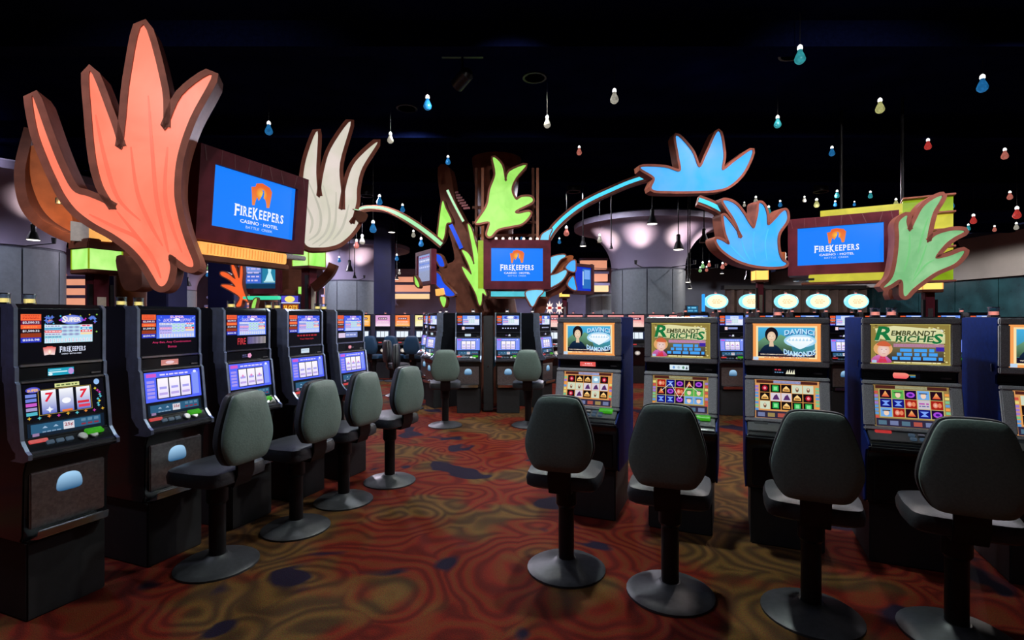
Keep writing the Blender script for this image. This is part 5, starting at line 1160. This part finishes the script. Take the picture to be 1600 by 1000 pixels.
cvr = Canvas(0.55, 0.5, S(16, 50, 200)); cvr.up(); cvr.rect(0.0, -0.18, 0.25, 0.2, S(40, 110, 190)); cvr.up(); cvr.rect(0.05, 0.0, 0.22, 0.18, S(120, 170, 245)); cvr.rect(0.0, -0.12, 0.03, 0.15, S(190, 225, 255))
hCr = display(TC, 'display_housing', P(911, 436, 9.9), R(42), 0.5, 0.46, (0.06, 0.06), 0.25, 0, cvr, inlay=False)
MB().box(0, 0.75, 0, 0.15, 1.0, 0.15).build('support_arm', M['brown'], hCr)
MB().box(0.15, -0.05, 0.62, 0.52, 0.5, 1.25).build('lower_cabinet', M['dark_teal'], TC, 0.02)
# starburst signs
for k, px in enumerate((859, 874)):
    s_ = empty('starburst_sign', (*px_xy(px, 11.5), 0)); tag(s_, 'white starburst sign with red centre, %s one beside the centre tree' % ('left' if k == 0 else 'right'), 'sign', 'starburst signs')
    pts = []
    for q in range(16):
        a = q * math.pi / 8; rr = 0.16 if q % 2 == 0 else 0.075; pts.append((rr * math.cos(a) * 0.6, 1.82 + rr * math.sin(a)))
    MB().prism_y(pts, 0, 0.04).build('star', M['candle_white'], s_); MB().box(0, -0.005, 1.82, 0.08, 0.02, 0.06).build('red_centre', M['button_red'], s_, 0.004); MB().box(0, 0.03, 0.84, 0.05, 0.05, 1.68).build('sign_pole', M['navy'], s_)
# ================================================================== RIGHT TREE
TR = empty('tree_sculpture', (*px_xy(1330, 8.2), 0)); tag(TR, 'right tree sculpture with blue leaf, boxed screen and sea-green leaf', 'sculpture', 'tree sculptures')
for hx, hy in ((-0.35, -0.3), (0.25, -0.75)):
    MB().tube([(hx, hy, 2.95), (hx, hy, CEIL)], 0.022, 8).build('hanger_rod', M['black_metal'], TR)
leaf(TR, 'blue_leaf', [(1129, 314), (1140, 315), (1151, 322), (1161, 335), (1170, 350), (1177, 357), (1181, 345), (1184, 330), (1185, 318), (1192, 321), (1197, 334), (1199, 352), (1210, 343), (1219, 333), (1226, 329), (1229, 335), (1228, 346), (1217, 362), (1214, 376), (1216, 395), (1221, 407), (1228, 412), (1221, 416), (1200, 417), (1175, 414), (1155, 408), (1140, 400), (1126, 389), (1119, 379), (1119, 374), (1127, 376), (1139, 382), (1133, 364), (1130, 346), (1130, 337), (1139, 346), (1150, 361), (1157, 373), (1152, 355), (1144, 339), (1134, 324)],
     (1175, 6.9, R(12)), 'sky_leaf', rw=0.035, thick=0.18, veins=[[(1178, 362), (1176, 385), (1180, 405)], [(1200, 358), (1195, 380), (1198, 408)], [(1158, 375), (1163, 392), (1172, 408)], [(1141, 384), (1152, 396), (1165, 408)]], vmat='sky_vein')
arch(TR, 'leaf_stalk', [(1092, 312, 6.8), (1108, 318, 6.85), (1124, 326, 6.9), (1140, 337, 6.95)], 15, 'rim', 'cyan_tube', 0.42)
leaf(TR, 'upper_blue_leaf', [(1018, 296), (1045, 299), (1085, 299), (1118, 297), (1140, 290), (1162, 268), (1175, 235), (1148, 252), (1128, 266), (1130, 240), (1122, 205), (1104, 240), (1092, 262), (1080, 236), (1056, 212), (1060, 245), (1062, 268), (1038, 262), (1000, 262), (1022, 278)], (1090, 7.4, R(8)), 'sky_leaf', rw=0.035, thick=0.16)
zc = (H + (HY - 382) / F * 7.1)
thT = R(-32)
cR = P(1311, 382.5, 7.05)
hR = display(TR, 'display_housing', cR, thT, 1.0, 0.53, (0.14, 0.14), 0.4, 0, blue_cv(1.0, 0.53, 0.52, -0.03, -0.04), off=(0.02, 0.0))
MB().box(0.15, 0.0, -0.455, 1.02, 0.2, 0.10).build('yellow_light_bar', M['yellow_wash'], hR, 0.01)
MB().box(0.1, 0.0, -0.53, 1.1, 0.22, 0.04).build('lower_ledge', M['brown'], hR, 0.01)
MB().box(-0.42, -0.02, -0.47, 0.26, 0.18, 0.03).build('lower_rail', M['chrome'], hR)
MB().box(0.35, 0.35, 0.47, 1.15, 0.25, 0.12).build('top_light_panel', M['yellow_wash'], hR)
for k in range(5): MB().box(0.98, 0.30, -0.42 + 0.22 * k, 0.52, 0.16, 0.19).build('lime_louver', M['yellow_wash'] if k % 2 else M['lime_dark'], hR)
for k in range(6): MB().box(0.98, 0.25, -0.53 + 0.22 * k, 0.54, 0.30, 0.02).build('shelf', M['rim'], hR)
MB().box(-0.75, 0.3, -0.1, 0.16, 0.2, 0.14).build('leaf_bracket', M['orange_wood'], hR)
leaf(TR, 'sea_green_leaf', [(1380, 449), (1394, 433), (1401, 405), (1404, 372), (1403, 352), (1407, 343), (1417, 337), (1416, 347), (1421, 362), (1430, 345), (1441, 325), (1455, 313), (1471, 306), (1467, 316), (1458, 331), (1452, 352), (1448, 379), (1460, 369), (1475, 363), (1492, 360), (1506, 362), (1490, 371), (1475, 383), (1461, 403), (1480, 401), (1505, 392), (1501, 402), (1489, 413), (1462, 425), (1440, 440), (1425, 452), (1416, 462), (1411, 460), (1410, 441), (1404, 437), (1391, 445)],
     (1440, 6.1, R(-20)), 'green_leaf', rw=0.045, thick=0.2, veins=[[(1421, 366), (1420, 395), (1412, 425)], [(1447, 383), (1440, 405), (1428, 432)], [(1459, 406), (1445, 415), (1425, 440)], [(1450, 340), (1440, 370), (1434, 395)]], vmat='green_vein', vw=0.02)
for px in (1392, 1402): arch(TR, 'small_rib', [(px, 452, 6.6), (px - 1, 460, 6.6), (px + 2, 467, 6.6)], 5, 'rim')
MB().tube([P(1340, 380, 7.3) - TR.location, P(1385, 400, 7.4) - TR.location, P(1428, 405, 6.45) - TR.location], 0.06, 10).build('branch_arm', M['rim'], TR, smooth=True)
# blue tube sign
bt = empty('tube_sign', (*px_xy(1099, 9.8), 0)); tag(bt, 'upright glowing blue tube left of the oval signs', 'sign')
MB().lathe([(0.03, 1.72), (0.03, 2.05), (0.0, 2.06)], 12).build('tube', M['blue_tube'], bt, smooth=True); MB().lathe([(0.05, 0.0), (0.05, 1.72)], 12).build('tube_stand', M['black_metal'], bt)
cvq = Canvas(0.22, 0.13, S(30, 90, 130)); cvq.up(); words(cvq, -0.09, 0.09, 0.03, 0.03, S(120, 200, 235), random.Random(1)); words(cvq, -0.09, 0.09, -0.03, 0.03, S(90, 170, 215), random.Random(2))
qs = empty('lit_sign', (*px_xy(1082, 10.2), 0)); tag(qs, 'small teal lit sign left of the blue tube', 'sign'); MB().box(0, 0.05, 1.77, 0.24, 0.08, 0.15).build('sign_box', M['black_matte'], qs, 0.005); cvq.build('sign_face', qs, (0, 0.0, 1.77), mat=M['screen_far']); MB().box(0, 0.05, 0.85, 0.06, 0.06, 1.7).build('sign_post', M['black_metal'], qs)

# ================================================================== HANGING BULBS
BULBS = [('blue', 593, 312, 17), ('blue', 583, 354, 20), ('white', 566, 374, 16), ('pink', 557, 381, 15), ('blue', 530, 405, 10), ('green', 326, 417, 10), ('blue', 324, 428, 9), ('pink', 336, 437, 9),
         ('blue', 93, 387, 10), ('white', 98, 403, 12), ('pink', 101, 427, 11), ('blue', 629, 325, 14), ('white', 646, 365, 12), ('blue', 658, 378, 15), ('blue', 620, 402, 11), ('white', 624, 425, 8),
         ('pink', 885, 361, 16), ('white', 937, 372, 14), ('pink', 1108, 412, 10), ('green', 1098, 414, 11), ('green', 1094, 421, 9), ('pink', 1104, 420, 9), ('pink', 1129, 415, 11), ('pink', 1134, 411, 8), ('white', 1163, 319, 8),
         ('white', 1181, 312, 12), ('teal', 1201, 328, 14), ('blue', 1219, 318, 11), ('white', 1257, 311, 10), ('yellow', 1276, 317, 15), ('blue', 1305, 318, 10), ('teal', 1308, 303, 13), ('blue', 1335, 318, 8), ('teal', 1360, 304, 12), ('red', 1128, 371, 7),
         ('yellow', 1400, 316, 13), ('blue', 1486, 318, 17), ('red', 1521, 342, 16), ('teal', 1513, 355, 11), ('pink', 1554, 357, 10), ('pink', 1578, 305, 14), ('red', 1589, 332, 20), ('white', 1588, 353, 12), ('blue', 815, 371, 9), ('blue', 874, 376, 10)]
TOPB = [('blue', 420, 200, 22), ('white', 610, 215, 18), ('blue', 668, 160, 24), ('pink', 905, 235, 15), ('white', 960, 150, 24), ('teal', 1215, 190, 20), ('blue', 1300, 236, 16), ('yellow', 1375, 165, 24), ('red', 1450, 225, 18), ('blue', 1535, 130, 28), ('pink', 1570, 240, 18), ('teal', 1250, 85, 30), ('blue', 700, 250, 15), ('white', 855, 190, 20)]
def front_cap(px):
    """lamps that hang before a column stay in front of its flared top"""
    return next((c for a, b, c in ((0, 92, 7.4), (255, 310, 22.0), (470, 640, 16.4), (880, 1118, 11.6)) if a <= px <= b), 31.0)
def bulb_proto(c):
    t = empty('pendant_bulb'); 
    MB().lathe([(0.0, -0.125), (0.035, -0.118), (0.062, -0.09), (0.068, -0.06), (0.055, -0.02), (0.032, 0.03), (0.026, 0.06)], 14).build('glass_bulb', M['bulb_' + c], t, smooth=True)
    MB().lathe([(0.028, 0.06), (0.034, 0.075), (0.03, 0.105), (0.012, 0.125), (0.0, 0.125)], 12).build('lit_neck', M['bulb_hot'], t, smooth=True)
    return t
protos = {}
zones = [(0, 200, 'left of the lime lantern'), (200, 500, 'between the coral leaf and the white leaf'), (500, 700, 'between the white leaf and the centre tree'), (700, 900, 'beside the centre tree'), (900, 1060, 'before the large flared column'), (1060, 1145, 'under the blue leaf'), (1145, 1240, 'above the blue leaf'), (1240, 1400, 'above the right screen'), (1400, 1600, 'right of the sea-green leaf')]
allb = BULBS + TOPB; cnt = {}
def zone(px): return next(z[2] for z in zones if z[0] <= px < z[1] + 0.1)
for c, px, py, hp in allb: cnt.setdefault((c, zone(px)), []).append(px)
ORD = ['first', 'second', 'third', 'fourth', 'fifth', 'sixth', 'seventh', 'eighth', 'ninth']
cordm = {}
for c, px, py, hp in allb:
    d = min(0.25 * F / hp, front_cap(px) if px < 1080 else 31.0)
    while P(px, py, d).z > CEIL - 0.35 and d > 4: d *= 0.93
    p = P(px, py, d); key = (c, zone(px)); xs = sorted(cnt[key])
    if c not in protos: protos[c] = bulb_proto(c); o = protos[c]
    else: o = copy_tree(protos[c])
    for ch in list(o.children):
        if ch.name.startswith('cord'): bpy.data.objects.remove(ch)
    o.location = p
    sc = hp * d / F / 0.25; o.scale = (sc, sc, sc)
    top = (CEIL - p.z) / sc
    MB().tube([(0, 0, 0.12), (0, 0, top)], 0.004, 5).build('cord', M['black_matte'], o)
    lb = '%s glass pendant bulb %s' % (c, key[1])
    if len(xs) > 1: lb = '%s %s glass pendant bulb from the left, %s' % (ORD[xs.index(px)], c, key[1])
    tag(o, lb, 'pendant bulb', 'coloured bulbs hanging from the ceiling')

# ================================================================== PENDANT SPOTLIGHTS
def pendant(px, py, hp, lit, label, power=0.0, dmax=40):
    d = min(0.45 * F / hp, front_cap(px))
    while d > 5 and (P(px, py, d).z > CEIL - 0.45 or abs(P(px, py, d).x) > 16.5): d *= 0.95
    p = P(px, py, d); s = hp * d / F / 0.45
    t = empty('pendant_spotlight', p); tag(t, label, 'pendant lamp', 'black pendant spotlights')
    MB().lathe([(0.15 * s, -0.225 * s), (0.155 * s, -0.215 * s), (0.085 * s, -0.02 * s), (0.06 * s, 0.03 * s), (0.06 * s, 0.2 * s), (0.03 * s, 0.225 * s), (0.0, 0.225 * s)], 20).build('shade', M['black_metal'], t, smooth=True)
    if lit: MB().lathe([(0.0, -0.232 * s), (0.13 * s, -0.232 * s), (0.148 * s, -0.222 * s)], 20).build('lamp_lens', M['lamp_white'], t)
    MB().tube([(0, 0, 0.2 * s), (0, 0, CEIL - p.z)], 0.012, 6).build('stem', M['black_metal'], t)
    if power:
        ld = bpy.data.lights.new('pendant_spot', 'SPOT'); ld.energy = power; ld.spot_size = R(95); ld.spot_blend = 0.8; ld.shadow_soft_size = 0.1; ld.color = (1, 0.9, 0.8)
        lo = bpy.data.objects.new('pendant_spot', ld); COL.objects.link(lo); lo.parent = t; lo.location = (0, 0, -0.26 * s)
for a in ((52, 362, 26, 1, 'black cone pendant spotlight before the left edge column', 20), (294, 440, 14, 0, 'black pendant spotlight right of the coral leaf tip'), (546, 415, 18, 0, 'black pendant spotlight before the grey mushroom column'), (554, 430, 10, 0, 'small black pendant hanging low before the grey mushroom column'),
          (612, 355, 16, 1, 'lit pendant spotlight between green arch and navy column', 40), (911, 377, 15, 1, 'lit black pendant spotlight left of the large flared column', 30), (955, 384, 9, 0, 'slim unlit pendant before left half of the flared column'), (1060, 378, 24, 1, 'large lit black pendant spotlight before the flared column', 40),
          (1100, 368, 22, 0, 'unlit black pendant beside the blue leaf'), (1019, 338, 24, 1, 'lit pendant spotlight above the large flared column', 40), (1075, 435, 12, 1, 'lit pendant spotlight right of the flared column, upper of two', 0), (1078, 446, 10, 1, 'lit pendant spotlight right of the flared column, lower of two', 0),
          (1116, 388, 10, 1, 'lit pendant disc left of the blue leaf', 0), (1128, 423, 9, 1, 'lit pendant spotlight below the blue leaf', 0), (1168, 430, 14, 0, 'black pendant spotlight left of the small yellow lantern'), (1227, 397, 9, 1, 'lit pendant spotlight between blue leaf and right screen', 0), (1494, 380, 14, 0, 'black pendant spotlight before the grey soffit'), (620, 432, 9, 1, 'small lit pendant spotlight right of the navy column', 0), (697, 330, 1, 0, '', 0))[:-1]:
    pendant(a[0], a[1], a[2], a[3], a[4], a[5] if len(a) > 5 else 0)
